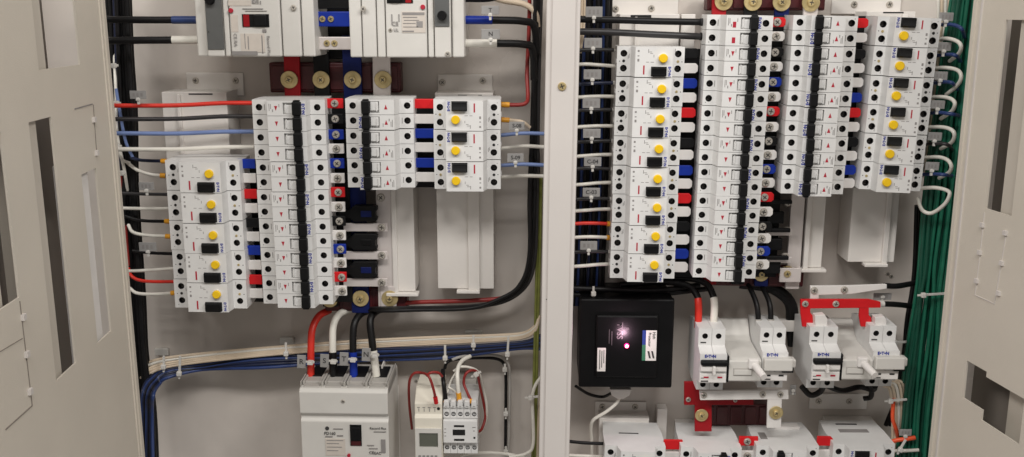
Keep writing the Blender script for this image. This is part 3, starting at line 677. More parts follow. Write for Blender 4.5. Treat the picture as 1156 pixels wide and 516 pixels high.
def handle_module(x0, x1, yt, yb, label, peg):
    Y = -.105; a, b = at(x0, yt, Y), at(x1, yb, Y); ym = yt*.6+yb*.4; a.x = at(x0, ym, Y).x; b.x = at(x1, ym, Y).x; W, H = b.x-a.x, a.z-b.z
    c = Vector(((a.x+b.x)/2, -.033, (a.z+b.z)/2)); o = empty('handle_module', c)
    Z = lambda f: (.5-f)*H
    mb = MB(); mb.prism([(Z(.20), 0), (Z(.20), .006), (Z(.44), .020), (Z(.50), .030), (Z(.54), .084), (Z(.57), .092), (Z(.93), .092), (Z(.97), .086), (Z(1), .05), (Z(1), 0)], -W/2+.0003, W/2-.0003, axis='x', bev=.0012)
    link('body', mb.mesh('body', ['mccb']), o)
    r = MB(); r.box(-W*.36, W*.22, Z(.84), Z(.69), .0905, .0926, .0009); r.box(-W*.33, W*.19, Z(.815), Z(.72), .0925, .0935, .0004, 1)
    link('handle_slot', r.mesh('handle_slot', ['mid', 'mccb']), o)
    px, pz = at(peg[0], peg[1], -.125).x-c.x, at(peg[0], peg[1], -.125).z-c.z
    h = MB(); h.tube([(px, -.088, pz), (px+.003, -.104, pz-.003), (px+.007, -.118, pz-.007)], .0048, 16, 0, .0042)
    h.box(px-.007, px+.006, pz-.006, pz+.007, .088, .096, .002)
    link('handle', h.mesh('handle', ['white2']), o)
    return tag(o, label, 'switch handle', 'white handle modules')
upright(787.5, 818, 371, 440, 'upright white breaker under the red and white sleeved cables')
handle_module(820, 857, 366, 428, 'white handle module with a peg, between the two upright breakers left', (851, 411))
upright(857, 886, 370, 437.5, 'upright white breaker with lever cover, fed by two short black cables', True)
upright(912.5, 944.5, 369, 438, 'upright white breaker under the left end of the red bar')
handle_module(946, 981, 366, 426, 'white handle module with a peg, between the two upright breakers right', (974, 409))
upright(980, 1010, 368, 436, 'upright white breaker with lever cover, nearest the green wires', True)
# rear mounting rail behind them
mb = MB(); a, b = at(815, 361, -.03), at(1000, 375, -.03); c = (a+b)/2
mb.box((a.x-b.x)/2, (b.x-a.x)/2, (b.z-a.z)/2, (a.z-b.z)/2, -.008, .002, .001)
o = link('mounting_rail', mb.mesh('mounting_rail', ['bracket']), None, c); tag(o, 'pale steel mounting rail with two screws behind the upright breakers', 'rail')
for px, py in ((823.5, 369), (943, 366.5)): p = at(px, py, -.032); screw(o, p.x-c.x, p.z-c.z, .002, .0042, 'brass')
# red and white feed bars
flat('feed_bar', [[(903, 337), (980, 337), (993, 340), (993, 346.5), (903, 347.5)], [(903, 337), (914, 337), (914, 352), (917, 356), (917, 368), (905, 368), (903, 352)], [(970, 344), (980, 344), (980, 355), (983, 358), (983, 368), (971, 368), (969, 356)]], 'red', 'red feed bar with two legs above the right upright breakers', 'busbar', ((909, 343, 3.8), (943.5, 343, 3.8)), -.085)
flat('feed_bar', [[(914, 322), (960, 321.5), (1000, 320), (1000, 325), (960, 331), (914, 332.5)], [(914, 330), (923.5, 330), (923.5, 347), (914, 347)]], 'white2', 'white feed bar tapering into a black cable, above the red bar', 'busbar', ((919, 327.8, 4), (953, 327, 4)), -.08)
flat('terminal_cover', [[(917, 353), (928, 352), (931, 357), (931, 368), (918, 368)]], 'white2', 'small white terminal cover beside the left leg of the red bar', 'cover', (), -.088, .012)
flat('terminal_cover', [[(984, 355), (995, 354), (997, 358), (997, 367), (985, 367)]], 'white2', 'small white terminal cover beside the right leg of the red bar', 'cover', (), -.088, .012)
flat('collector_bar', [[(789, 440), (889, 439.5), (889.5, 449.5), (790, 450.5)], [(866, 447), (882, 447), (881, 482), (865, 482)]], 'white2', 'white collector bar with three screws under the left upright breakers', 'busbar', ((794.5, 446, 3.6), (861, 445, 3.6), (881, 445, 3.6)), -.095, .004)
flat('collector_bar', [[(772, 430), (790, 430), (790, 456), (772, 456)], [(772, 448), (850, 448), (850, 456), (772, 456)], [(784, 452), (803, 452), (803, 486), (784, 486)]], 'redbar_shaded', 'red collector bar with vertical leg below the left upright breakers', 'busbar', ((777, 451, 3), (830, 452, 2.4)), -.078, .004)
bm_ = MB(); A = at(792, 468.7, -.083)
o = link('bolt', screw_mesh(.0038, 'brass', 'bolt', .0085), None, A); tag(o, 'round washered bolt on the red collector bar leg', 'bolt', 'washered bolts on collector legs')
o = link('bolt', screw_mesh(.0038, 'brass', 'bolt', .0088), None, at(876, 465.8, -.1)); tag(o, 'round washered bolt on the white collector bar leg', 'bolt', 'washered bolts on collector legs')
# ------------------------------------------------------------------ black surge box
def surge_box():
    Yf = -.088; a, b = at(656.5, 339, Yf), at(760, 438.5, Yf); a.x = at(655, 390, Yf).x; b.x = at(759.5, 390, Yf).x; c = Vector(((a.x+b.x)/2, -.002, (a.z+b.z)/2)); w, h = (b.x-a.x)/2, (a.z-b.z)/2; D = -Yf-.002
    o = empty('surge_protector_box', c)
    U = lambda px: at(px, 390, Yf).x-c.x
    V = lambda py: at(706, py, Yf).z-c.z
    mb = MB(); mb.box(-w, w, -h, h, 0, D-.014, .002); mb.box(-w-.001, w+.001, -h-.001, h+.001, D-.013, D-.003, .0022); mb.box(U(672), U(743), V(427), V(356), D-.006, D, .004); link('case', mb.mesh('case', ['blackbox']), o)
    for (l0, l1, t0, t1) in ((651, 656, 370, 410), (757, 761, 375, 415)): 
        pass
    l = MB(); l.cyl(0, 0, 0, .0022, 2.9*mm(Yf), 20, 0, ch=.0008); l.cyl(0, 0, .0021, .0028, 1.7*mm(Yf), 20, 1, ch=.0004); link('lamp', l.mesh('lamp', ['led', 'ledcore']), o, (U(707.5), -D, V(390.3)))
    hb = MB(); hb.cyl(0, 0, -.001, .0004, 1.9*mm(Yf), 16); link('pinhole', hb.mesh('pinhole', ['dark']), o, (U(708), -D, V(371)))
    st = MB(); st.box(U(729), U(741), V(406.8), V(372.8), D, D+.0005); so = link('sticker', st.mesh('sticker', ['lab2']), o)
    s1 = MB(); s1.box(U(725), U(729), V(389), V(372.8), D, D+.0005); link('blue_stripe', s1.mesh('blue_stripe', ['sblue']), so)
    s2 = MB(); s2.box(U(725), U(729), V(406.8), V(389), D, D+.0005); link('green_stripe', s2.mesh('green_stripe', ['sgreen']), so)
    link('lettering', text('High', 4.6*mm(Yf), 'inkd', 90), so, (U(737.8), -(D+.0007), V(378.5)))
    link('lettering', text('Protector', 4.2*mm(Yf), 'inkd', 90), so, (U(733), -(D+.0007), V(383)))
    z = MB()
    for dx in (0, 4.2): z.poly([(U(731+dx), V(396)), (U(733+dx), V(396)), (U(735+dx), V(404)), (U(733+dx), V(404))], D+.0004, D+.0008)
    link('emblem', z.mesh('emblem', ['inkd']), so)
    s3 = MB(); s3.box(U(674.5), U(684), V(419.3), V(393), D, D+.0005); s3o = link('small_sticker', s3.mesh('small_sticker', ['lab2']), o)
    pk = MB()
    for (x_, a0, a1) in ((677, 395, 417), (679.3, 396, 415), (681.6, 395, 410)): pk.box(U(x_), U(x_+.8), V(a1), V(a0), D+.0004, D+.0007)
    link('printing', pk.mesh('printing', ['inkd']), s3o)
    link('lettering', text('TVSS', 9.5*mm(Yf), 'silver', 90), o, (U(699), -(D+.0004), V(373.5)))
    pk = MB(); pk.box(U(690), U(691), V(390), V(374), D, D+.0004); pk.box(U(687), U(688), V(388), V(372), D, D+.0004); link('printing', pk.mesh('printing', ['inkd']), o)
    tag(o, 'black surge protector box with glowing pink lamp and two white stickers', 'surge protector')
    p = at(705.5, 380.5, Yf-.010)
    ld = bpy.data.lights.new('lamp_glow', 'POINT'); ld.energy = .07; ld.color = (1, .62, .78); ld.shadow_soft_size = .004
    lo = bpy.data.objects.new('lamp_glow', ld); COL.objects.link(lo); lo.location = p
surge_box()
pg = MB(); a, b = at(688, 437, -.05), at(712, 447, -.05); c = (a+b)/2
pg.poly([((a.x-b.x)/2, (a.z-b.z)/2), ((b.x-a.x)/2, (a.z-b.z)/2), ((b.x-a.x)*.42, -(a.z-b.z)*.2), ((b.x-a.x)*.15, -(a.z-b.z)*.6), (-(b.x-a.x)*.15, -(a.z-b.z)*.6), (-(b.x-a.x)*.42, -(a.z-b.z)*.2)], -.008, .008, .001)
o = link('cable_gland', pg.mesh('cable_gland', ['bracket']), None, c); tag(o, 'pale tapered cable gland under the black surge box', 'cable gland')
# ------------------------------------------------------------------ timer and contactor
def timer():
    Yf = -.098; a, b = at(468, 444, Yf), at(499, 530, Yf); a.x = at(468, 480, Yf).x; b.x = at(499, 480, Yf).x; c = Vector(((a.x+b.x)/2, -.03, (a.z+b.z)/2)); w, h = (b.x-a.x)/2, (a.z-b.z)/2; D = -Yf-.03
    o = empty('timer_switch', c)
    U = lambda px: at(px, 480, Yf).x-c.x
    V = lambda py: at(483, py, Yf).z-c.z
    mb = MB(); mb.prism([(-h, 0), (-h, D), (V(472), D), (V(469), D-.004), (V(457), D-.004), (h-.002, D-.022), (h, D-.026), (h, 0)], -w, w, axis='x', bev=.001); link('body', mb.mesh('body', ['cream']), o)
    fr = MB(); fr.rectcell(U(468.8), U(498.2), V(524), V(484), D+.003, U(473), U(494.5), V(504), V(488), .003, 0, 0); fr.box(U(468.8), U(498.2), V(524), V(484), D-.001, D+.0005, 0); 
    for (q0, q1, t0, t1) in ((468.8, 469.6, 484, 524), (497.4, 498.2, 484, 524), (468.8, 498.2, 483.2, 484)): fr.box(U(q0), U(q1), V(t1), V(t0), D, D+.0031)
    fo = link('front_flap', fr.mesh('front_flap', ['mccb']), o)
    lc = MB(); lc.box(U(473.5), U(494), V(503.6), V(488.4), D, D+.0012); link('screen', lc.mesh('screen', ['lcd']), fo)
    pk = MB()
    for k in range(4): pk.box(U(471+k*6), U(474+k*6), V(461.6), V(461), D-.0045, D-.0034); pk.box(U(472.5+k*6), U(473.2+k*6), V(466), V(462.5), D-.0045, D-.0034)
    for k in range(5): pk.box(U(472+k*4.6), U(475+k*4.6), V(515), V(512.8), D+.0025, D+.0034)
    link('printing', pk.mesh('printing', ['ink']), o)
    hl = MB(); hl.cyl(0, 0, 0, .001, 1.8*mm(Yf), 14); link('terminal_hole', hl.mesh('terminal_hole', ['dark']), o, (U(495), -(D-.0042), V(462.5)))
    tag(o, 'cream digital timer with small grey screen', 'timer')
timer()
def contactor():
    Yf = -.095; a, b = at(500, 454, Yf), at(539, 514, Yf); a.x = at(500, 480, Yf).x; b.x = at(539, 480, Yf).x; c = Vector(((a.x+b.x)/2, -.03, (a.z+b.z)/2)); w, h = (b.x-a.x)/2, (a.z-b.z)/2; D = -Yf-.03
    o = empty('contactor', c)
    U = lambda px: at(px, 480, Yf).x-c.x
    V = lambda py: at(519, py+1, Yf).z-c.z
    mb = MB(); mb.box(-w, w, -h, h, 0, D-.012, .001)
    xs = [504, 511.7, 519.3, 527, 534.7]; q = 2*w/5
    for k in range(5):
        xa, xb = -w+q*k+.0002, -w+q*(k+1)-.0002
        mb.box(xa+.001, xb-.001, V(459), h+.0008, D-.014, D-.003, .001)
        mb.rectcell(xa+.001, xb-.001, V(460), V(454.5), D-.0028, xa+.0026, xb-.0026, V(459), V(456), .006, 0, 1)
        for (y0, y1, hy) in ((473, 460, 468.5), (513, 500, 506.3)):
            mb.box(xa, xb, V(y1 if y1 > y0 else y0), V(min(y0, y1)), D-.013, D-.0092)
            mb.holecell(xa, xb, V(y0), V(y1), D-.006, (xa+xb)/2, V(hy), .0031, .008)
            mb.prism([(V(y0), D-.0115), (V(y0), D-.006), (V(y1), D-.006), (V(y1), D-.0115)], xa, xb, axis='x', skip=(1,))
    mb.box(-w, w, V(499.5), V(473.8), D-.013, D, .0012)
    link('body', mb.mesh('body', ['white', 'hole']), o)
    wn = MB(); wn.box(U(511), U(525), V(490.2), V(484), D-.001, D+.0005); wn.box(U(512.5), U(524), V(481), V(479), D-.001, D+.0005); wn.box(U(512.5), U(524), V(496.5), V(494.5), D-.001, D+.0005); wn.box(U(534.5), U(536.5), V(494), V(492), D-.001, D+.0005)
    link('indicator_window', wn.mesh('indicator_window', ['dark']), o)
    pk = MB()
    for (x_, y_, l_) in ((501.5, 483, 2), (501.5, 487, 2), (501.5, 491, 2), (533, 481, 4), (534, 485, 2)): pk.box(U(x_), U(x_+l_), V(y_+.7), V(y_), D-.001, D+.0003)
    link('printing', pk.mesh('printing', ['ink']), o)
    for xx in xs:
        for yy in (468.5, 506.3): link('terminal_screw', TERM, o, (U(xx), -(D-.0135), V(yy)), (0, random.uniform(0, 3), 0))
    tag(o, 'white five terminal contactor with small black windows beside the timer', 'contactor')
contactor()
mb = MB(); a, b = at(511, 428, -.03), at(538, 456, -.03); c = Vector(((a.x+b.x)/2, 0, (a.z+b.z)/2))
mb.box((a.x-b.x)/2, (b.x-a.x)/2, (b.z-a.z)/2, (a.z-b.z)/2, .001, .03, .001); mb.box(.001, .014, -.010, -.002, .03, .045, .001, 1)
o = link('rail_bracket', mb.mesh('rail_bracket', ['mid', 'black']), None, c); tag(o, 'grey steel rail bracket behind the contactor', 'bracket')
# ------------------------------------------------------------------ wires
def wire(name, m, rpx, pts, label, group=None, end=None, start=None, cat='wire', sub=7):
    """pts = (px, py, Y); end/start = (material, length in px, radius factor) sleeve as a part"""
    W = [at(*p) for p in pts]; sp = smooth(W, sub); r = rpx*mm(sum(p[2] for p in pts)/len(pts))
    mb = MB(); mb.tube(sp, r, 10)
    o = link(name, mb.mesh(name, [m], sp[0]), None, sp[0]); tag(o, label, cat, group)
    for e, path in ((end, sp[::-1]), (start, sp)):
        if not e: continue
        need = e[1]*mm(-.09); q = [path[0]]; acc = 0
        for a, b in zip(path, path[1:]):
            L = (b-a).length
            if acc+L >= need: q.append(a+(b-a)*((need-acc)/L)); break
            q.append(b); acc += L
        s = MB(); s.tube(q, r*e[2], 10)
        link(e[3] if len(e) > 3 else 'ferrule', s.mesh('ferrule', [e[0]], sp[0]), o)
    return o
FE = ('ferr', 6, 1.5, 'ferrule'); WT = ('tie', 4, 1.1, 'ferrule')
# left of the far left column
G1 = 'wires entering the left columns'
def crossing(m, y0, y1, lab, x0=126, x1=287):
    wire('wire', m, 2.4, [(x0, y0, -.10), (x0+14, y0, -.10), (200, (y0+y1)/2+1.2, -.088), (250, y1+.2, -.083), (x1, y1, -.08)], lab, G1)
crossing('wred', 119.3, 116.3, 'red wire running straight to the four pole breaker')
crossing('wblack2', 134.5, 131.3, 'dark wire running straight to the four pole breaker')
crossing('wpale', 150.5, 148.6, 'pale blue wire running straight to the four pole breaker')
crossing('wwhite', 168.5, 166, 'white wire running straight to the four pole breaker')
for m, pts, lab, e in (
 ('wnavy', [(148, 178, -.07), (160, 181, -.075), (188, 182, -.08)], 'blue wire with orange ferrule into the topmost far left breaker', FE),
 ('wwhite', [(144, 184, -.07), (155, 192, -.075), (170, 197, -.08), (187, 198.5, -.08)], 'white wire with orange ferrule into the topmost far left breaker', FE),
 ('wblack2', [(136, 218, -.075), (160, 219, -.08), (190, 219.5, -.08)], 'black wire below the topmost far left breaker', None),
 ('wwhite', [(138, 235, -.08), (160, 235.5, -.08), (191, 235.5, -.08)], 'straight white wire into the second far left breaker', None),
 ('wblack', [(142, 244, -.07), (160, 249, -.075), (192, 250, -.08)], 'black wire with orange ferrule into the third far left breaker', FE),
 ('wwhite', [(145, 254, -.07), (150, 262, -.08), (165, 265.5, -.08), (193, 267, -.08)], 'white curved wire with orange ferrule into the third far left breaker', FE),
 ('wblack', [(150, 283, -.07), (170, 285.5, -.075), (196, 286.5, -.08)], 'black wire under the grey marker into the fourth far left breaker', None),
 ('wwhite', [(144, 306, -.075), (160, 305.5, -.08), (197, 303, -.08)], 'straight white wire into the fourth far left breaker', None),
 ('wred', [(145, 303, -.07), (150, 313, -.08), (165, 317.5, -.08), (198, 318, -.08)], 'red curved wire into the lowest far left breaker', None),
 ('wwhite', [(146, 325, -.075), (155, 331, -.08), (175, 332, -.08), (199, 330.5, -.08)], 'white curved wire with orange ferrule into the lowest far left breaker', FE)):
    wire('wire', m, 1.9, pts, lab, G1, e)
# thick cables of the upper moulded breakers
G2 = 'thick black cables of the upper moulded breakers'
wire('power_cable', 'wblack', 3.8, [(118, 22, -.09), (160, 22.5, -.09), (224, 22.5, -.085)], 'thick black cable with blue sleeve, left of upper left moulded breaker', G2, ('wblue', 28, 1.12, 'sleeve'), cat='cable')
wire('power_cable', 'wblack', 4, [(118, 46, -.09), (160, 45.5, -.09), (224, 45, -.085)], 'thick black cable with white sleeve, left of upper left moulded breaker', G2, ('wwhite', 28, 1.12, 'sleeve'), cat='cable')
wire('power_cable', 'wblack', 4, [(518, 22.5, -.085), (560, 22.8, -.085), (590, 24, -.08), (603, 30, -.07), (606, 60, -.06)], 'thick black cable with blue sleeve, right of upper right moulded breaker', G2, None, ('blue', 36, 1.12, 'sleeve'), cat='cable')
wire('power_cable', 'wblack', 4, [(518, 49, -.085), (560, 49, -.085), (590, 50, -.08), (601, 56, -.07), (603, 90, -.06)], 'thick black cable with white sleeve, right of upper right moulded breaker', G2, None, ('wwhite', 41, 1.12, 'sleeve'), cat='cable')
wire('power_cable', 'wblack', 4, [(518, -2, -.085), (550, -2, -.085), (566, -6, -.08)], 'thick black cable grazing the top edge beside upper right moulded breaker', G2, cat='cable')
wire('wire', 'wbeige', 3.2, [(552, -4, -.06), (570, 1, -.06), (592, 5, -.06), (604, 14, -.06), (607, 30, -.055)], 'beige wire arching over at the top beside the centre post', None)
wire('wire', 'wdred', 2.2, [(598, -8, -.05), (597, 40, -.05), (595, 80, -.055), (596, 108, -.07), (594, 116, -.078), (585, 118.5, -.08), (563, 118, -.08)], 'red wire dropping beside the post into the topmost short column breaker', None, ('ferr', 12, 1.35, 'ferrule'))
G3 = 'wires right of the short column by the post'
for m, pts, lab, e in (
 ('wbeige', [(598, 144, -.075), (590, 138, -.08), (578, 136, -.08), (563, 135, -.08)], 'beige wire with yellow ferrule right of the topmost short column breaker', ('ferr', 12, 1.35, 'ferrule')),
 ('wpale', [(616, 151, -.08), (590, 150.5, -.08), (563, 153, -.08)], 'upper pale blue wire right of the short column by the post', None),
 ('wwhite', [(616, 166, -.08), (590, 165, -.08), (563, 168, -.08)], 'upper white wire right of the short column by the post', None),
 ('wpale', [(616, 186.5, -.08), (590, 185.5, -.08), (563, 187, -.08)], 'lower pale blue wire right of the short column by the post', None),
 ('wwhite', [(616, 199, -.08), (590, 198.5, -.08), (563, 200, -.08)], 'lower white wire right of the short column by the post', None)):
    wire('wire', m, 2.1, pts, lab, G3, e)
# black bundle by the post, sweeping left at the bottom
GB = 'black cables sweeping down beside the centre post'
for k in range(6):
    dx = (k % 3)*3.6; Y = -.03-.012*(k//3)-.004*k
    j = random.uniform(-1.5, 1.5)
    wire('power_cable', 'wblack' if k != 3 else 'wblack2', 2.3, [(611-dx*.9, -12, Y), (608-dx*.9+j, 100, Y), (606-dx-j, 220, Y), (604-dx+j, 290, Y), (594-dx-j, 322+j, Y), (570-dx, 340-k % 2*2, Y), (530, 346+dx*.3, Y), (470, 347.5+dx*.35, Y), (430, 348+dx*.4, Y), (405, 349, -.03)], 'one of the black cables sweeping down beside the post and left along the panel', GB, cat='cable')
wire('power_cable', 'wdred', 2.6, [(588, 326, -.03), (570, 336, -.035), (530, 339.5, -.04), (480, 341, -.04), (455, 342, -.04)], 'red cable lying on the black cables below the channel brackets', None, cat='cable')
for k, (m, x) in enumerate((('wyg', 607), ('wyg', 604), ('wbeige', 609), ('wwhite', 613))):
    wire('wire', m, 1.7, [(x+4, 200 if k < 2 else 410, -.05), (x+2, 300 if k < 2 else 440, -.05), (x-1, 420 if k < 2 else 470, -.05), (x-3, 530, -.05)], ('left yellow green earth wire beside the post', 'right yellow green earth wire beside the post', 'beige wire dropping beside the post at the bottom', 'white wire dropping beside the post at the bottom')[k if k > 1 else 1-k], None)
wire('wire', 'wwhite', 2, [(612, 424, -.06), (604, 436, -.06), (601, 452, -.06), (602, 500, -.06), (594, 512, -.06), (575, 516, -.06)], 'white wire looping at lower right beside the post', None)
# left vertical bundle
GL = 'dark cables running down behind the left door edge'
for k in range(9):
    c = ['wblack', 'wblack', 'wnavy', 'wblack', 'wblack', 'wblack', 'wblack', 'wblack', 'wblack'][k]
    x = 124+k*3.2; Y = -.045-.006*(k % 4)
    j = random.uniform(-1.5, 1.5)
    wire('power_cable', c, 2.4 if k < 5 else 3.2, [(x-3+j, -15, Y), (x+j, 60, Y), (x+3, 130, Y), (x+6+j, 220, Y), (x+12, 330, Y), (x+17+j, 400, Y), (x+24, 460, Y), (x+29+j, 530, Y)], 'one of the %s cables running down behind the left door edge' % ('navy' if c == 'wnavy' else 'black'), GL if c != 'wnavy' else 'navy cables behind the left door edge', cat='cable')
for k, (m, pts, lab) in enumerate((('wwhite', [(127, -10, -.03), (129, 60, -.05), (131, 110, -.075), (132, 150, -.08), (140, 190, -.075), (144, 215, -.06)], 'long white wire slanting down behind the left door edge'),
    ('wpale', [(131, 100, -.08), (136, 130, -.08), (142, 160, -.075), (150, 178, -.07)], 'pale blue wire slanting down behind the left door edge'),
    ('wwhite', [(134, 168, -.085), (138, 180, -.085), (146, 184, -.075)], 'short white wire hooking out behind the left door edge'),
    ('wdred', [(136, 195, -.066), (140, 230, -.062), (145, 300, -.068)], 'dark red wire slanting down behind the left door edge'))):
    wire('wire', m, 1.7, pts, lab, None)
# horizontal bundle at the lower left
GH = 'beige wires crossing the lower left panel'
for k in range(5):
    o_ = k*3.6+random.uniform(-.5,.5)
    wire('wire', 'wbeige' if k != 1 else 'wwhite', 1.7, [(146+k*.5, 440+o_*.6, -.05-.003*k), (155, 420+o_*.8, -.05), (168, 409+o_*.9, -.045-.003*k), (200, 402.5+o_*.7, -.04), (280, 394.5+o_*.6, -.035-.002*k), (400, 385.3+o_*.55, -.03), (500, 380.5+o_*.5, -.035), (560, 378.5+o_*.4, -.04), (590, 376+o_*.4, -.04), (604, 368+o_*.4, -.05), (609, 356, -.05)], 'one of the parallel beige wires crossing the lower left panel', GH)
GN = 'navy wires crossing the lower left panel'
for k in range(9):
    o_ = k*2.0; m = ('wnavy', 'wblue', 'wnavy', 'wblack', 'wblue', 'wnavy', 'wblack', 'wnavy', 'wblue')[k]; t = random.uniform(-1, 1)
    lbl = {'wnavy': 'navy', 'wblue': 'blue', 'wblack': 'black'}[m]
    wire('wire', m, 2.0, [(160+o_*.8, 530, -.09-.003*k), (159+o_*.8, 470, -.09), (161+o_*.75, 442+o_*.3, -.085-.002*k), (170+o_*.6, 426+o_*.5, -.06), (190, 416+o_*.6+t, -.04-.002*k), (230, 409+o_*.55-t, -.035), (300, 401+o_*.8+2*t, -.033-.002*k), (400, 396+o_*.75-t, -.03), (500, 391.5+o_*.75+t, -.035), (570, 388+o_*.45, -.04), (596, 385+o_*.5, -.045), (612, 378+o_, -.05)], 'one of the %s wires bending across the lower left panel' % lbl, '%s wires crossing the lower left panel' % lbl)
# cables into the bottom moulded breaker
GM = 'cables into the bottom moulded breaker'
wire('power_cable', 'wred', 4.2, [(372, 350, -.03), (360, 357, -.045), (352.5, 372, -.06), (351, 395, -.068), (351, 427, -.075)], 'red cable into the bottom moulded breaker', GM, cat='cable')
wire('power_cable', 'wwhite', 4.2, [(398, 349, -.03), (384, 354, -.045), (376.5, 367, -.06), (375.5, 390, -.068), (376.5, 427, -.075)], 'white cable with black sleeve into the bottom moulded breaker', GM, ('wblack', 31, 1.08, 'sleeve'), cat='cable')
wire('power_cable', 'wblack', 4.2, [(420, 350, -.03), (408, 354, -.045), (400, 366, -.06), (398.5, 390, -.068), (399.5, 427, -.075)], 'black cable with blue sleeve into the bottom moulded breaker', GM, ('blue', 31, 1.08, 'sleeve'), cat='cable')
wire('power_cable', 'wblack', 4.2, [(432, 349, -.03), (424, 352, -.045), (418, 362, -.06), (420, 385, -.068), (425, 425, -.075)], 'black cable with white sleeve into the bottom moulded breaker', GM, ('wwhite', 31, 1.08, 'sleeve'), cat='cable')
# around timer and contactor
for nm, m, r, pts, lab, e, *st in (
 ('wire', 'wdred', 1.6, [(465, 484, -.03), (462, 455, -.06), (462, 432, -.08), (467, 422, -.085), (476, 421, -.088), (484, 425, -.107), (489.5, 440, -.107), (492.5, 455, -.1)], 'red wire arching from the left into the timer', ('red', 9, 1.6, 'ferrule')),
 ('wire', 'wdred', 1.6, [(481, 424, -.1), (487, 420.5, -.1), (495, 421, -.095), (499, 425, -.09)], 'short red wire hooking over above the timer', None),
 ('wire', 'wblack', 2.6, [(500, 418, -.06), (500.5, 430, -.08), (502, 443, -.085), (504, 456, -.085)], 'black wire with yellow bands into the contactor left terminal', ('ferr', 4, 1.3, 'ferrule')),
 ('wire', 'wwhite', 2.4, [(531, 402, -.05), (522, 407, -.06), (517, 416, -.075), (516.5, 430, -.085), (518.5, 452, -.085)], 'thick white wire with yellow ferrule into the contactor', ('ferr', 10, 1.25, 'ferrule')),
 ('wire', 'wwhite', 1.2, [(505, 443, -.08), (509, 430, -.075), (515, 420, -.07)], 'thin white wire slanting behind the thick white one', None),
 ('wire', 'wwhite', 1.2, [(506, 437, -.08), (513, 441, -.08), (518, 447, -.08)], 'thin white wire crossing below the slanting one', None),
 ('wire', 'wdred', 1.6, [(533, 455, -.085), (527, 442, -.08), (523.5, 432, -.075), (526, 422, -.075), (533, 418, -.07), (539, 421, -.065), (541, 432, -.06), (546, 455, -.05), (548, 470, -.05), (544, 484, -.06), (539, 488, -.07)], 'red wire looping right of the contactor', None, ('ferr', 5, 1.6, 'ferrule')),
 ('wire', 'wwhite', 1.5, [(512, 419, -.07), (521, 414, -.07), (534, 416, -.065), (541, 422, -.06), (546, 440, -.05), (549.5, 458, -.05), (548.5, 474, -.05), (543, 487, -.06), (537, 489, -.07)], 'white wire looping right of the contactor', None),
 ('cable', 'wblack', 1.9, [(502, 416, -.05), (505, 409, -.05), (515, 405.5, -.04), (540, 404, -.03), (560, 405, -.025), (569, 411, -.02), (571, 425, -.02), (571, 460, -.02), (570.5, 510, -.02)], 'black cable arching over the contactor and down the panel', None),
 ('cable', 'mid', 1.7, [(508, 407, -.045), (522, 402.5, -.04), (545, 401, -.03), (563, 402, -.025), (573.5, 410, -.02), (575.5, 430, -.02), (575, 470, -.02), (574, 514, -.02)], 'grey cable arching outside the black one over the contactor', None),
 ('cable', 'wwhite', 2, [(518, 520, -.05), (525, 513, -.05), (550, 511, -.04), (575, 513, -.04), (598, 519, -.04)], 'white cable passing under the contactor', None)):
    wire(nm, m, r, pts, lab, 'wires around timer and contactor', e, st[0] if st else None, cat='wire' if nm == 'wire' else 'cable')
# right half: wires entering the tall residual column
GR = 'wires entering the tall column right of the post'
rw = [(56.5, 56.5, 'wblack2', 'black', WT), (72.5, 75, 'wwhite', 'white', None), (95, 93.5, 'wnavy', 'dark blue', WT), (109.5, 109, 'wwhite', 'white', None), (124.5, 124, 'wblack2', 'black', WT), (143, 142.3, 'wwhite', 'white', None), (160, 159, 'wblack2', 'black', WT),
      (176, 174.5, 'wwhite', 'white', None), (190, 191, 'wblack2', 'black', WT), (208, 206, 'wwhite', 'white', None), (224.5, 224.5, 'wblack2', 'black', WT), (237.5, 236, 'wwhite', 'white', None), (252, 253, 'wred', 'red', FE), (267.5, 268.5, 'wwhite', 'white', FE), (284, 284.5, 'wblack2', 'black', WT), (300, 298, 'wwhite', 'white', None)]
for i, (y0, y1, m, cn, e) in enumerate(rw):
    x1 = 697-(y1-52)*.03
    unit = nth(i//2, 8)
    wire('wire', m, 2.0, [(644, y0+1, -.09), (660, y0, -.088), (675, (y0+y1)/2-.4, -.084), (x1, y1, -.08)], '%s wire into the %s residual breaker right of post%s' % (cn, unit, '' if not (e and e[0] == 'ferr') else ', orange ferrule'), GR, e)
wire('power_cable', 'wblack', 3.6, [(645, 21.5, -.10), (690, 22.5, -.10), (740, 24, -.09), (798, 25, -.075)], 'upper of two thick black cables into the nine breaker column', None, ('wblack2', 8, 1.15, 'sleeve'), cat='cable')
wire('power_cable', 'wblack2', 3.6, [(645, 35.5, -.10), (690, 36.5, -.10), (740, 39, -.09), (798, 41.5, -.075)], 'lower of two thick black cables into the nine breaker column', None, ('wblack', 8, 1.15, 'sleeve'), cat='cable')
GD = 'dark cables running down beside the right side of the post'
for k in range(10):
    c = ('wblack', 'wblue', 'wblack', 'wblack', 'wnavy', 'wblack', 'wblack', 'wblue', 'wblack', 'wblack')[k]; cn = {'wblack': 'black', 'wblue': 'blue', 'wnavy': 'navy'}[c]
    x = 656+k*3.5; Y = -.03-.006*(k % 3)
    wire('power_cable', c, 2.2, [(x+2, -12, Y), (x+random.uniform(-1, 1), 90, Y), (x-2, 180, Y), (x-5+random.uniform(-1, 1), 280, Y), (x-8, 345, Y)], 'one of the %s cables running down just right of the centre post' % cn, '%s cables just right of the centre post' % cn, cat='cable')
for k in range(2):
    wire('wire', 'wbeige', 1.5, [(657+k*3, -10, -.07), (656+k*3, 30, -.07), (653+k*2, 60, -.075)], ('left', 'right')[k]+' short beige wire hugging the top right of the post', None)
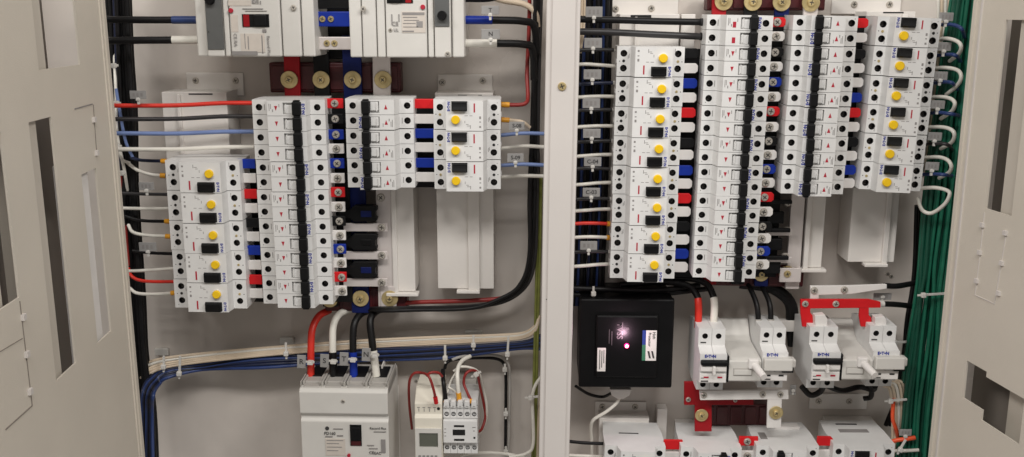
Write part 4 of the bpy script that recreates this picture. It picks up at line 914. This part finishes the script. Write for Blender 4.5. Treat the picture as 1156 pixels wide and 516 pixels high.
wire('power_cable', 'wblack', 3.4, [(640, 325, -.06), (690, 327, -.06), (740, 328, -.05), (790, 322, -.04)], 'upper black cable lying above the surge box', None, cat='cable')
wire('power_cable', 'wblack', 3, [(640, 332, -.055), (690, 334, -.055), (745, 332, -.05), (800, 326, -.04)], 'lower black cable lying above the surge box', None, cat='cable')
# cables into upright breakers
wire('power_cable', 'wblack', 3.8, [(700, 322, -.04), (745, 318, -.045), (775, 322, -.055), (786, 332, -.065), (788.5, 345, -.072), (788, 370, -.075)], 'black cable with red sleeve into the left upright breaker', 'cables into the upright breakers', ('wred', 34, 1.1, 'sleeve'), cat='cable')
wire('power_cable', 'wblack', 3.8, [(730, 318, -.04), (770, 314, -.045), (795, 319, -.055), (804, 331, -.065), (806.5, 345, -.072), (805, 370, -.075)], 'black cable with white sleeve into the left upright breaker', 'cables into the upright breakers', ('wwhite', 35, 1.1, 'sleeve'), cat='cable')
wire('power_cable', 'wblack', 3, [(842, 318, -.03), (847, 326, -.05), (853, 340, -.065), (855.5, 352, -.072), (856, 368, -.075)], 'left short black cable with grey boot into the lever covered breaker', 'cables into the upright breakers', ('mid', 8, 1.25, 'boot'), cat='cable')
wire('power_cable', 'wblack', 3, [(855, 318, -.03), (862, 327, -.05), (868, 340, -.065), (870, 352, -.072), (870, 368, -.075)], 'right short black cable with grey boot into the lever covered breaker', 'cables into the upright breakers', ('mid', 8, 1.25, 'boot'), cat='cable')
for k in range(3):
    wire('power_cable', 'wblack', 4, [(835, 316+3*k, -.02), (865, 322+2*k, -.025), (885-2*k, 330+2*k, -.03), (896-3*k, 345, -.03), (897-3*k, 365, -.025), (893, 390, -.02)], 'one of the thick black cables curving down behind the upright breakers', 'thick black cables behind the upright breakers', cat='cable')
wire('power_cable', 'wblack', 3.2, [(998, 322.5, -.08), (1012, 323, -.075), (1028, 320.5, -.06), (1042, 318, -.05)], 'black cable leaving the white feed bar to the right', None, cat='cable')
wire('power_cable', 'wblack', 3.2, [(990, 343, -.083), (1008, 343.5, -.078), (1024, 345, -.06), (1036, 347, -.05)], 'black cable leaving the red feed bar to the right', None, ('wblack2', 1, 1, 'sleeve'), ('tie', 8, 1.2, 'collar'), cat='cable')
for k in range(4):
    wire('power_cable', 'wblack', 2.6, [(1044-k*3, 232, -.03-.004*k), (1041-k*3, 310, -.03), (1032-k*2.6, 360, -.035), (1028-k*2.6, 400, -.035), (1020-k*3, 450, -.03), (1012-k*4, 480, -.02)], 'one of the black cables running left of the green wires', 'black cables left of the green wires', cat='cable')
wire('power_cable', 'wblack', 3.2, [(930, 434, -.06), (950, 441, -.05), (970, 437, -.04), (985, 440, -.05), (988, 436, -.06)], 'black cable sagging under the right handle module', None, cat='cable')
wire('power_cable', 'wblack', 3, [(975, 450, -.03), (983, 448, -.035), (984, 438, -.05), (984, 430, -.06)], 'short black cable bending up under the right upright breaker', None, cat='cable')
wire('power_cable', 'wblack', 3.4, [(905, 436, -.05), (915, 446, -.05), (926, 442, -.05), (930, 434, -.06)], 'black cable looping beside the grey marker under the right upright breakers', None, cat='cable')
# below the surge box
wire('wire', 'wwhite', 2.0, [(700, 448, -.05), (695, 456, -.055), (684, 465, -.06), (670, 474, -.06), (667, 484, -.055), (668, 500, -.05), (668, 530, -.05)], 'white wire snaking down from the cable gland', None)
wire('wire', 'wblack', 2, [(640, 498, -.09), (660, 500, -.085), (686, 501, -.08)], 'black wire into the bottom left residual breaker', None)
wire('wire', 'wwhite', 2.2, [(640, 514, -.09), (660, 515, -.085), (686, 516, -.08)], 'white wire into the bottom left residual breaker', None)
wire('wire', 'wblack', 1.8, [(650, 436, -.04), (665, 445, -.02), (680, 448, -.015), (690, 444, -.04)], 'black wire drooping behind the cable gland', None)
# green bundle
GG = 'green earth wires in the thick bundle at the right'
for k in range(34):
    u = ((k % 12)/11-.5)*1.12+random.uniform(-.05, .05); lay = k//12; Y = -.082+.014*lay+random.uniform(-.004, .004)
    m = random.choice(['wgreen', 'wgreen', 'wgreen2', 'wgreen3'])
    w = lambda s: u*s+random.uniform(-1.6, 1.6)
    wire('earth_wire', m, 2.1, [(1095+w(30), -14, Y), (1084+w(34), 70, Y), (1074+w(36), 150, Y), (1064+w(36), 230, Y), (1057+w(32), 300, Y), (1053+w(31), 334, Y), (1046+w(37), 400, Y), (1040+w(38), 460, Y), (1035+w(38), 530, Y)], 'one of the green earth wires in the thick bundle at the right', GG)
# loops right of the rightmost column
GW = 'white loops right of the column beside the green wires'; GU = 'blue stubs right of the column beside the green wires'
wl = [[(1056, 44.5, -.08), (1070, 43.7, -.10), (1081, 47, -.115), (1085, 53, -.12), (1082, 61, -.11), (1072, 69, -.09)], [(1053, 77, -.08), (1070, 76.7, -.10), (1082, 80, -.115), (1085, 88, -.12), (1080, 97, -.11), (1068, 107, -.09)],
      [(1049, 109.5, -.08), (1066, 109.7, -.10), (1075, 112.5, -.115), (1078, 118, -.12), (1074, 126, -.11), (1062, 134, -.09)], [(1045, 144, -.08), (1062, 143.5, -.10), (1073, 146, -.115), (1077.5, 152, -.12), (1074, 161, -.11), (1062, 168, -.09)],
      [(1042, 178, -.08), (1060, 177.5, -.10), (1070, 181, -.115), (1074, 188, -.12), (1071, 195, -.11), (1060, 201, -.09)], [(1038, 212.5, -.08), (1056, 212, -.10), (1069, 215, -.115), (1072, 220, -.12), (1066, 231, -.115), (1052, 240.5, -.10), (1041, 237, -.09), (1036, 224, -.07)]]
for i, p in enumerate(wl): wire('wire', 'wwhite', 2.1, p, 'white wire looping out of the %s residual breaker beside the green wires' % nth(i, 6), GW)
bl = [[(1056, 28.5, -.08), (1070, 27.5, -.1), (1081, 29.5, -.112), (1087, 35, -.115), (1089, 46, -.06)], [(1055, 63, -.08), (1070, 61.5, -.1), (1080, 63.5, -.112), (1086, 73, -.06)], [(1051, 94, -.08), (1066, 92.5, -.1), (1076, 94.5, -.112), (1082, 105, -.06)], [(1048, 128, -.08), (1060, 127, -.1), (1078, 129.5, -.112), (1085, 131, -.06)], [(1044, 163, -.08), (1056, 162, -.1), (1070, 163.5, -.112), (1077, 172, -.06)], [(1040, 197, -.08), (1054, 196.5, -.1), (1068, 197.5, -.112), (1079, 199, -.06)]]
for i, p in enumerate(bl): wire('wire', 'wblue' if i != 4 else 'wblack2', 2.0, p, '%s wire stub out of the %s residual breaker beside the green wires' % ('blue' if i != 4 else 'black', nth(i, 6)), GU, None, ('tie', 4, 1.15, 'ferrule'))
for k in range(4):
    wire('wire', 'wbeige' if k % 2 else 'wwhite', 1.7, [(1059+k*4.2, -10, -.06), (1059+k*4, 20, -.06), (1056+k*3.6, 60, -.055), (1050+k*3.5, 120, -.05), (1040+k*3.5, 200, -.05)], 'one of the pale wires dropping behind the rightmost column', 'pale wires behind the rightmost column')
# beige bundle lower right
for k in range(5):
    wire('wire', 'wbeige' if k != 2 else 'wwhite', 1.8, [(998+k*3.2, 436-k*1.6, -.06), (1003+k*3.9, 437-k*1.2, -.068), (1006+k*3.9, 446, -.075), (1007+k*3.6, 458, -.075), (1008+k*3.2, 480, -.07), (1006+k*3, 530, -.06)], 'one of the beige wires bending down below the right upright breaker', 'beige wires at the lower right')
wire('wire', 'worange', 2.2, [(1009, 450, -.078), (1008, 462, -.08), (1008, 474, -.08), (1012, 486, -.075), (1014, 500, -.06)], 'orange wire beside the beige wires at the lower right', None)
wire('wire', 'worange', 2.6, [(1004, 500, -.085), (1012, 497, -.088), (1024, 495.5, -.09), (1033, 494, -.09)], 'orange red stub tied to the grey marker at the lower right', None)
wire('wire', 'wwhite', 2.0, [(1005, 509, -.085), (1020, 508.8, -.09), (1037, 508, -.09)], 'white wire out of the bottom right residual breaker', None)
# ------------------------------------------------------------------ markers and cable ties
def marker(px, py, w, h, txt, label, Y=-.105, tiedown=True, rot=0, tsz=None):
    c = at(px, py, Y); k = mm(Y)
    mb = MB(); mb.box(-w*k/2, w*k/2, -h*k/2, h*k/2, 0, .0012, .0004)
    o = link('wire_marker', mb.mesh('wire_marker', ['tag']), None, c, (0, rot, 0)); tag(o, label, 'wire marker', 'grey wire markers')
    t = MB(); dz = -h*k/2 if tiedown else 0
    t.box(-1.3*k, 1.3*k, dz-6*k, dz+1.5*k, -.0008, .0018, .0003); t.box(-2.2*k, 2.2*k, dz-2*k, dz+1*k, -.001, .0032, .0006)
    link('cable_tie', t.mesh('cable_tie', ['tie']), o)
    if txt: link('lettering', text(txt, (tsz or h*.62)*k, 'inkd', 0), o, (0, -.0014, 0))
    else:
        q = MB()
        for j in range(3): q.box((-.32+.24*j)*w*k, (-.18+.24*j)*w*k, -.22*h*k, .22*h*k, .001, .0014)
        link('printing', q.mesh('printing', ['ink']), o)
LM = 'grey marker on '
for (px, py, w, h, t, l) in ((156, 107, 18, 9, None, 'the red wire to the four pole breaker'), (165.5, 210, 17, 9, None, 'the black wire below the topmost far left breaker'), (167, 278.5, 20, 10.5, None, 'the black wire into the fourth far left breaker'),
    (583.5, 142, 17, 9, 'S-08', 'the upper pale blue wire, reading S-08'), (582, 178, 18, 9.5, 'S-09', 'the lower pale blue wire, reading S-09'), (553.5, 11.5, 19, 9, 'T', 'the blue sleeved cable, reading T'), (554, 38.5, 20, 10.5, 'N', 'the white sleeved cable, reading N'),
    (670.5, 13.5, 18, 11, None, 'the upper thick black cable'), (669.5, 48.5, 19, 10.5, None, 'the topmost black wire right of the post'), (668.7, 84, 19, 10.5, None, 'the dark blue wire right of the post'), (667.5, 116.5, 19, 10.5, None, 'the second black wire right of the post'), (668, 150.5, 19, 10, None, 'the third black wire right of the post'),
    (669, 182.5, 19, 10, 'C-04', 'the fourth black wire, reading C-04'), (667.5, 217, 19, 10, 'C-03', 'the fifth black wire, reading C-03'), (664.5, 277, 19, 10, None, 'the lowest black wire right of the post')):
    marker(px, py, w, h, t, LM+l)
for i, (px, py) in enumerate(((1068, 19), (1065.5, 52.5), (1061.5, 85.5), (1058.5, 118), (1055, 154), (1052, 187.5))):
    marker(px, py, 15, 9, None, 'grey marker under the %s wire pair beside the green wires' % nth(i, 6), -.10, rot=.03)
for (px, py, t) in ((340.5, 408, 'R'), (366.5, 407, 'S'), (388.5, 405, 'T'), (413.5, 400, 'N')):
    k = mm(-.085); c = at(px, py, -.085); mb = MB(); mb.box(-5*k, 5*k, -8*k, 8*k, 0, .0015, .0004)
    o = link('wire_marker', mb.mesh('wire_marker', ['tag']), None, c, (0, .06, 0)); tag(o, 'upright grey marker reading %s on a cable of the bottom moulded breaker' % t, 'wire marker', 'grey wire markers')
    tt = MB(); tt.box(3*k, 15*k, -1.2*k, 1.2*k, -.001, .001, .0003); tt.box(7.5*k, 14*k, -2*k, 2*k, -.002, .006, .0006); link('cable_tie', tt.mesh('cable_tie', ['tie']), o)
    link('lettering', text(t, 8.5*k, 'inkd', 0), o, (0, -.0017, 0))
marker(895, 440, 7, 12, None, 'upright grey marker by the right end of the white collector bar', -.08, False)
marker(996, 334.5, 20, 8, None, 'grey marker under the white feed bar', -.07, False)
marker(1022, 488, 14, 8, None, 'grey marker above the orange red stub', -.09)
def tie(px, py, L, ang, label, Y=-.06, head=(0, 0)):
    k = mm(Y); c = at(px, py, Y); mb = MB()
    mb.box(-1.3*k, 1.3*k, -L*k/2, L*k/2, -.001, .0012, .0004)
    o = link('cable_tie', mb.mesh('cable_tie', ['tie']), None, c, (0, math.radians(ang), 0)); tag(o, label, 'cable tie', 'white cable ties')
    h = MB(); h.box(-2.8*k, 2.8*k, -L*k/2-2*k, -L*k/2+3.4*k, -.001, .0045, .0012); h.box(-1.1*k, 1.1*k, -L*k/2-6*k, -L*k/2-2*k, .0005, .0018, .0003)
    link('head', h.mesh('head', ['tie']), o)
for (x, y, L, a, l) in ((185, 408, 14, 4, 'on the lower left beige wires, leftmost'), (203, 412, 22, 6, 'on the lower left wires just right of the leftmost tie'), (323, 393, 14, 0, 'on the beige wires above the bottom moulded breaker'), (502.5, 397, 16, 0, 'on the blue wires above the timer'), (534.5, 384, 12, 0, 'on the beige wires above the contactor'), (573.5, 390, 22, 3, 'on the wires left of the post'), (166, 489, 12, 80, 'on the navy wires at the bottom left corner')):
    tie(x, y, L, a, 'white cable tie '+l)
for (x, y, w, l) in ((183, 397, 16, 'leftmost small adhesive tie base above the lower left beige wires'), (324, 384.5, 16, 'small adhesive tie base above the bottom moulded breaker'), (535, 377, 20, 'small adhesive tie base above the contactor')):
    c = at(x, y, -.004); k = mm(-.004); mb = MB(); mb.box(-w*k/2, w*k/2, -4*k, 4*k, -.003, .003, .0008)
    o = link('tie_base', mb.mesh('tie_base', ['tie']), None, c); tag(o, l, 'tie base', 'adhesive tie bases')
tie(1056, 332, 29, 86, 'white cable tie round the green bundle', -.095)
tie(1020, 386, 22, 88, 'white cable tie on the black cables left of the green bundle', -.06)
tie(1014, 451.5, 20, 85, 'white cable tie round the beige wires at the lower right', -.085)
tie(1019, 502, 14, 25, 'white cable tie hanging from the orange red stub', -.1)
tie(670, 327.5, 9, 0, 'white cable tie on the black cables above the surge box', -.075)
tie(603, 448, 10, 85, 'white cable tie on the wires beside the bottom of the post', -.07)
for i, (x, y) in enumerate(((131, 74), (134, 116.5), (135, 165), (140, 195))): tie(x, y, 5, 85, 'white cable tie on the dark cables behind the left door edge, %s' % nth(i, 4), -.095)
for i, (x, y) in enumerate(((570, 414), (571, 464), (571, 507))): tie(x, y, 7, 0, 'small white clip on the arching black cable, %s' % nth(i, 3), -.03)
tie(540, 421, 7, 60, 'small white tie on the red and white loop beside the contactor', -.075)
# ------------------------------------------------------------------ cabinet
cab = empty('electrical_cabinet', (0, 0, at(600, 258, 0).z)); tag(cab, 'grey steel electrical cabinet with doors open on both sides and a pale centre post', 'cabinet')
cz = cab.location.z
mb = MB(); mb.box(-.70, .66, -.75, .62, -.004, 0, 0)
bp = link('back_wall', mb.mesh('back_wall', ['plate']), None, cab.location); tag(bp, kind='structure', label='grey painted steel back plate of the cabinet')
for (px, py) in ((672, 3), (742, 6), (1003, 28), (154, 117), (1006, 312), (470, 430), (1002, 309)):
    p = at(px, py, 0); screw(bp, p.x, p.z-cz, 0, .0028, 'zinc')
mb = MB()
mb.box(-.704, -.70, -.75, .62, -.004, .165); mb.box(.66, .664, -.75, .62, -.004, .165); mb.box(-.704, .664, -.754, -.75, -.004, .165)
link('frame', mb.mesh('frame', ['plate']), cab)
# post
Yp = -.17
def postx(px, py): return at(px, py, Yp)
pts = [postx(617.2, 0), postx(655.8, 0), postx(642.6, 516), postx(608.4, 516)]
mb = MB()
tl, tr, br_, bl_ = pts
ext = lambda a, b, t: a+(b-a)*t
TLx, BLx = ext(tl, bl_, -.25), ext(tl, bl_, 1.25); TRx, BRx = ext(tr, br_, -.25), ext(tr, br_, 1.25)
def lerp4(f): return [(ext(TLx, TRx, f[0]).x, ext(TLx, TRx, f[0]).z-cz), (ext(TLx, TRx, f[1]).x, ext(TLx, TRx, f[1]).z-cz), (ext(BLx, BRx, f[1]).x, ext(BLx, BRx, f[1]).z-cz), (ext(BLx, BRx, f[0]).x, ext(BLx, BRx, f[0]).z-cz)]
mb.poly(lerp4((0, 1)), .14, .168, .0012); mb.poly(lerp4((.17, .86)), .16, .1705, .0008); mb.poly(lerp4((.25, .75)), .003, .142, 0)
po = link('centre_post', mb.mesh('centre_post', ['post']), cab)
p = at(634.5, 97.5, -.1705); screw(po, p.x, p.z-cz, .1705, .0048, 'brass')
mbp = MB(); pp = at(616, 412, -.17); 
for (px, py) in ((617, 338), (617.5, 412)): q = at(px, py, -.168); mbp.cyl(q.x, q.z-cz, .1678, .1684, .0007, 8)
link('pin_hole', mbp.mesh('pin_hole', ['dark']), po)
# doors (swung open towards the viewer)
class Plane:
    def __init__(s, hx, Y, vx):
        s.o = at(hx, 258, Y); t = Vector(((vx-605.5)/F/ math.cos(PITCH)*1.0, 1, 0)); s.d = -t.normalized()  # towards the viewer
        s.n = s.d.cross(Vector((0, 0, 1))).normalized()
    def hit(s, px, py, off=0):
        r = ray(px, py); o = s.o+s.n*off; t = (o-CAM).dot(s.n)/r.dot(s.n); P = CAM+r*t
        return ((P-o).dot(s.d), P.z)
    def pt(s, u, z, off=0): return s.o+s.n*off+s.d*u+Vector((0, 0, z-s.o.z))
def sheet(name, pl, u0, u1, z0, z1, holes, th, m, parent, off=0):
    us = sorted({u0, u1, *[h[0] for h in holes], *[h[1] for h in holes]}); zs = sorted({z0, z1, *[h[2] for h in holes], *[h[3] for h in holes]})
    us = [u for u in us if u0 <= u <= u1]; zs = [z for z in zs if z0 <= z <= z1]
    bm = bmesh.new(); V = {(i, j): bm.verts.new(pl.pt(u, z, off)) for i, u in enumerate(us) for j, z in enumerate(zs)}
    for i in range(len(us)-1):
        for j in range(len(zs)-1):
            uc, zc_ = (us[i]+us[i+1])/2, (zs[j]+zs[j+1])/2
            if any(h[0] < uc < h[1] and h[2] < zc_ < h[3] for h in holes): continue
            bm.faces.new((V[i, j], V[i+1, j], V[i+1, j+1], V[i, j+1]))
    bmesh.ops.delete(bm, geom=[v for v in bm.verts if not v.link_faces], context='VERTS')
    g = bmesh.ops.extrude_face_region(bm, geom=bm.faces[:]); bmesh.ops.translate(bm, verts=[e for e in g['geom'] if isinstance(e, bmesh.types.BMVert)], vec=pl.n*th)
    bmesh.ops.recalc_face_normals(bm, faces=bm.faces)
    mb = MB(); mb.frombm(bm); 
    return link(name, mb.mesh(name, [m], (0, 0, cz)), parent)
def rect(pl, tl, tr, bl, br):
    """hole from four photo corners -> (u0,u1,z0,z1)"""
    q = [pl.hit(*p) for p in (tl, tr, bl, br)]
    ua, ub = (q[0][0]+q[2][0])/2, (q[1][0]+q[3][0])/2
    return (min(ua, ub), max(ua, ub), (q[2][1]+q[3][1])/2, (q[0][1]+q[1][1])/2)
def strip(name, pl, u0, u1, z0, z1, o0, o1, m, parent):
    mb = MB(); vs = [pl.pt(u, z, o) for u in (u0, u1) for o in (o0, o1) for z in (z0, z1)]
    mb.add(vs, [(0,1,3,2),(4,6,7,5),(0,4,5,1),(2,3,7,6),(0,2,6,4),(1,5,7,3)])
    return link(name, mb.mesh(name, [m], (0, 0, cz)), parent)
# left door: its plane faces right/inward
LP = Plane(139, -.165, 517)
sgn = 1 if LP.n.x > 0 else -1
if sgn < 0: LP.n = -LP.n
hl = [rect(LP, (20, -200), (75, -200), (39, 80), (80.5, 74)), rect(LP, (34, 138), (59.5, 131), (62, 432), (84, 411)), rect(LP, (92, 197), (108, 190), (110, 387), (126, 374))]
r0 = LP.hit(3, 148), LP.hit(20, 337)
hl.append(((r0[0][0]+r0[1][0])/2, (r0[0][0]+r0[1][0])/2+.05, r0[1][1], r0[0][1]))
zb, zt = -.62, .25
ld = sheet('inner_door', LP, 0, .42, zb, zt, hl, -.002, 'door', cab); ld['label'] = 'pale steel inner door with breaker slots, swung open on the left'
strip('hinge_lip', LP, -.002, .006, zb, zt, -.012, .0015, 'door', ld)
strip('hinge_lip', LP, .013, .0148, zb, zt, 0, .0012, 'door', ld)
def latch(pl, px, py, parent, s=.0028):
    u, z = pl.hit(px, py); return strip('latch_tab', pl, u-s, u+s, z-s, z+s, 0, .003, 'post', parent)
for q in ((105, 135), (108, 172.5), (25, 358), (29, 400), (32.5, 442)): latch(LP, *q, ld)
def outline(pl, pts, parent, w=.0005, m='outer'):
    mb = MB()
    for (a, b) in zip(pts, pts[1:]):
        A, B = pl.hit(*a), pl.hit(*b); v = Vector((B[0]-A[0], B[1]-A[1])); nn = Vector((-v.y, v.x)).normalized()*w
        vs = [pl.pt(A[0]+s*nn.x, A[1]+s*nn.y, o) for s in (-1, 1) for o in (0, .0006)]+[pl.pt(B[0]+s*nn.x, B[1]+s*nn.y, o) for s in (-1, 1) for o in (0, .0006)]
        mb.add(vs, [(0,1,3,2),(4,6,7,5),(0,4,5,1),(2,3,7,6),(0,2,6,4),(1,5,7,3)])
    return link('knockout_outline', mb.mesh('knockout_outline', [m], (0, 0, cz)), parent)
outline(LP, [(84, 123), (104, 117.5)], ld, .0006, 'ink'); outline(LP, [(105, 118), (109, 176)], ld)
outline(LP, [(22, 340), (36, 458)], ld); outline(LP, [(36, 458), (6, 485)], ld, .0006); outline(LP, [(-2, 398), (25, 382)], ld, .0003)
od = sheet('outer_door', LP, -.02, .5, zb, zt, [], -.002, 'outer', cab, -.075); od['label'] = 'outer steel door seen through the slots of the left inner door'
su, sz = LP.hit(104, 290)
s0, s1 = hl[2][0], hl[2][1]
ts = strip('terminal_strip', LP, s0+(s1-s0)*.30, s0+(s1-s0)*1.5, hl[2][2]-.02, hl[2][3]+.012, -.02, -.005, 'white2', ld)
for h, f0, f1 in ((hl[0], .72, 1.6), (hl[1], .48, 1.7), (hl[3], .45, 1.1)):
    q0, q1 = h[0]+(h[1]-h[0])*f0, h[0]+(h[1]-h[0])*f1
    strip('lit_strip', LP, q0, q1, h[2]-.03, h[3]+.03, -.020, -.005, 'lit_steel', ld)  # added strip, stands in for the lit part of the outer door
nb = MB()
for k in range(9):
    z = hl[2][2]+(hl[2][3]-hl[2][2])*(k+.5)/9.0; u_ = s0+(s1-s0)*.95
    vs = [LP.pt(u, zz, o) for u in (u_-.004, u_+.004) for o in (-.006, -.0046) for zz in (z-.0008, z+.0008)]
    nb.add(vs, [(0,1,3,2),(4,6,7,5),(0,4,5,1),(2,3,7,6),(0,2,6,4),(1,5,7,3)])
link('notch', nb.mesh('notch', ['mid'], (0, 0, cz)), ts)
# right door
RP = Plane(1076, -.165, 413)
if RP.n.x > 0: RP.n = -RP.n
hr = [rect(RP, (1137, 21), (1170, 24), (1112, 234.5), (1139, 244)), rect(RP, (1092, 407), (1116, 421), (1087, 449.5), (1107, 461)), rect(RP, (1107, 416), (1158, 449), (1104, 460), (1150, 495))]
h1 = hr[1]; h2 = hr[2]; hr[2] = (h1[1]-.0002, h2[1], h1[2]-.012, h1[3]-.006)
rd_ = sheet('inner_door', RP, 0, .30, zb, zt, hr, -.002, 'door', cab); rd_['label'] = 'pale steel inner door with cut outs, swung open on the right'
strip('hinge_lip', RP, -.002, .004, zb, zt, -.012, .0015, 'door', rd_)
u_, _ = RP.hit(1084, 256); strip('hinge_lip', RP, u_-.0012, u_+.0012, zb, zt, 0, .0014, 'post', rd_)
for q in ((1110, 254), (1107, 285), (1103.5, 317), (1136, 263), (1132, 297), (1128.5, 331)): latch(RP, *q, rd_, .0024)
outline(RP, [(1111.5, 240), (1107, 285), (1101, 333), (1123, 343), (1137, 260)], rd_, .0004, 'post')
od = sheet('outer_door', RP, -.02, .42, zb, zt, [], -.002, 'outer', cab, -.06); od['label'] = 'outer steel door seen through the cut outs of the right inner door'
strip('lit_strip', RP, hr[0][0]+(hr[0][1]-hr[0][0])*.42, hr[0][1]+.03, hr[0][2]-.03, hr[0][3]+.03, -.02, -.005, 'lit_steel', rd_)  # added strip imitating the lighter, lit side of the slot
strip('inner_edge', RP, h1[1]+.004, h1[1]+.2, h1[2]-.05, h1[3]+.03, -.03, -.028, 'door', rd_)
# ------------------------------------------------------------------ light
W = bpy.data.worlds.new('World'); S.world = W; W.use_nodes = True
bg = W.node_tree.nodes['Background']; bg.inputs['Color'].default_value = (1, .96, .92, 1); bg.inputs['Strength'].default_value = .24
def area(name, loc, tgt, sx, sy, e, col):
    l = bpy.data.lights.new(name, 'AREA'); l.shape = 'RECTANGLE'; l.size = sx; l.size_y = sy; l.energy = e; l.color = col
    o = bpy.data.objects.new(name, l); COL.objects.link(o); o.location = loc
    o.rotation_euler = (Vector(tgt)-Vector(loc)).to_track_quat('-Z', 'Y').to_euler(); return o
LC = (1, .97, .935)
area('ceiling_lamp', (.05, -2.25, 2.0), (0, -.05, -.2), 1.3, .4, 42, LC)
area('ceiling_lamp', (1.55, -1.75, 1.6), (-.25, -.2, -.2), .9, .4, 34, LC)
area('ceiling_lamp', (-1.55, -1.75, 1.6), (.25, -.2, -.2), .9, .4, 34, LC)
S.render.engine = 'CYCLES'
S.view_settings.view_transform = 'Standard'; S.view_settings.look = 'None'; S.view_settings.exposure = 0; S.view_settings.gamma = 1
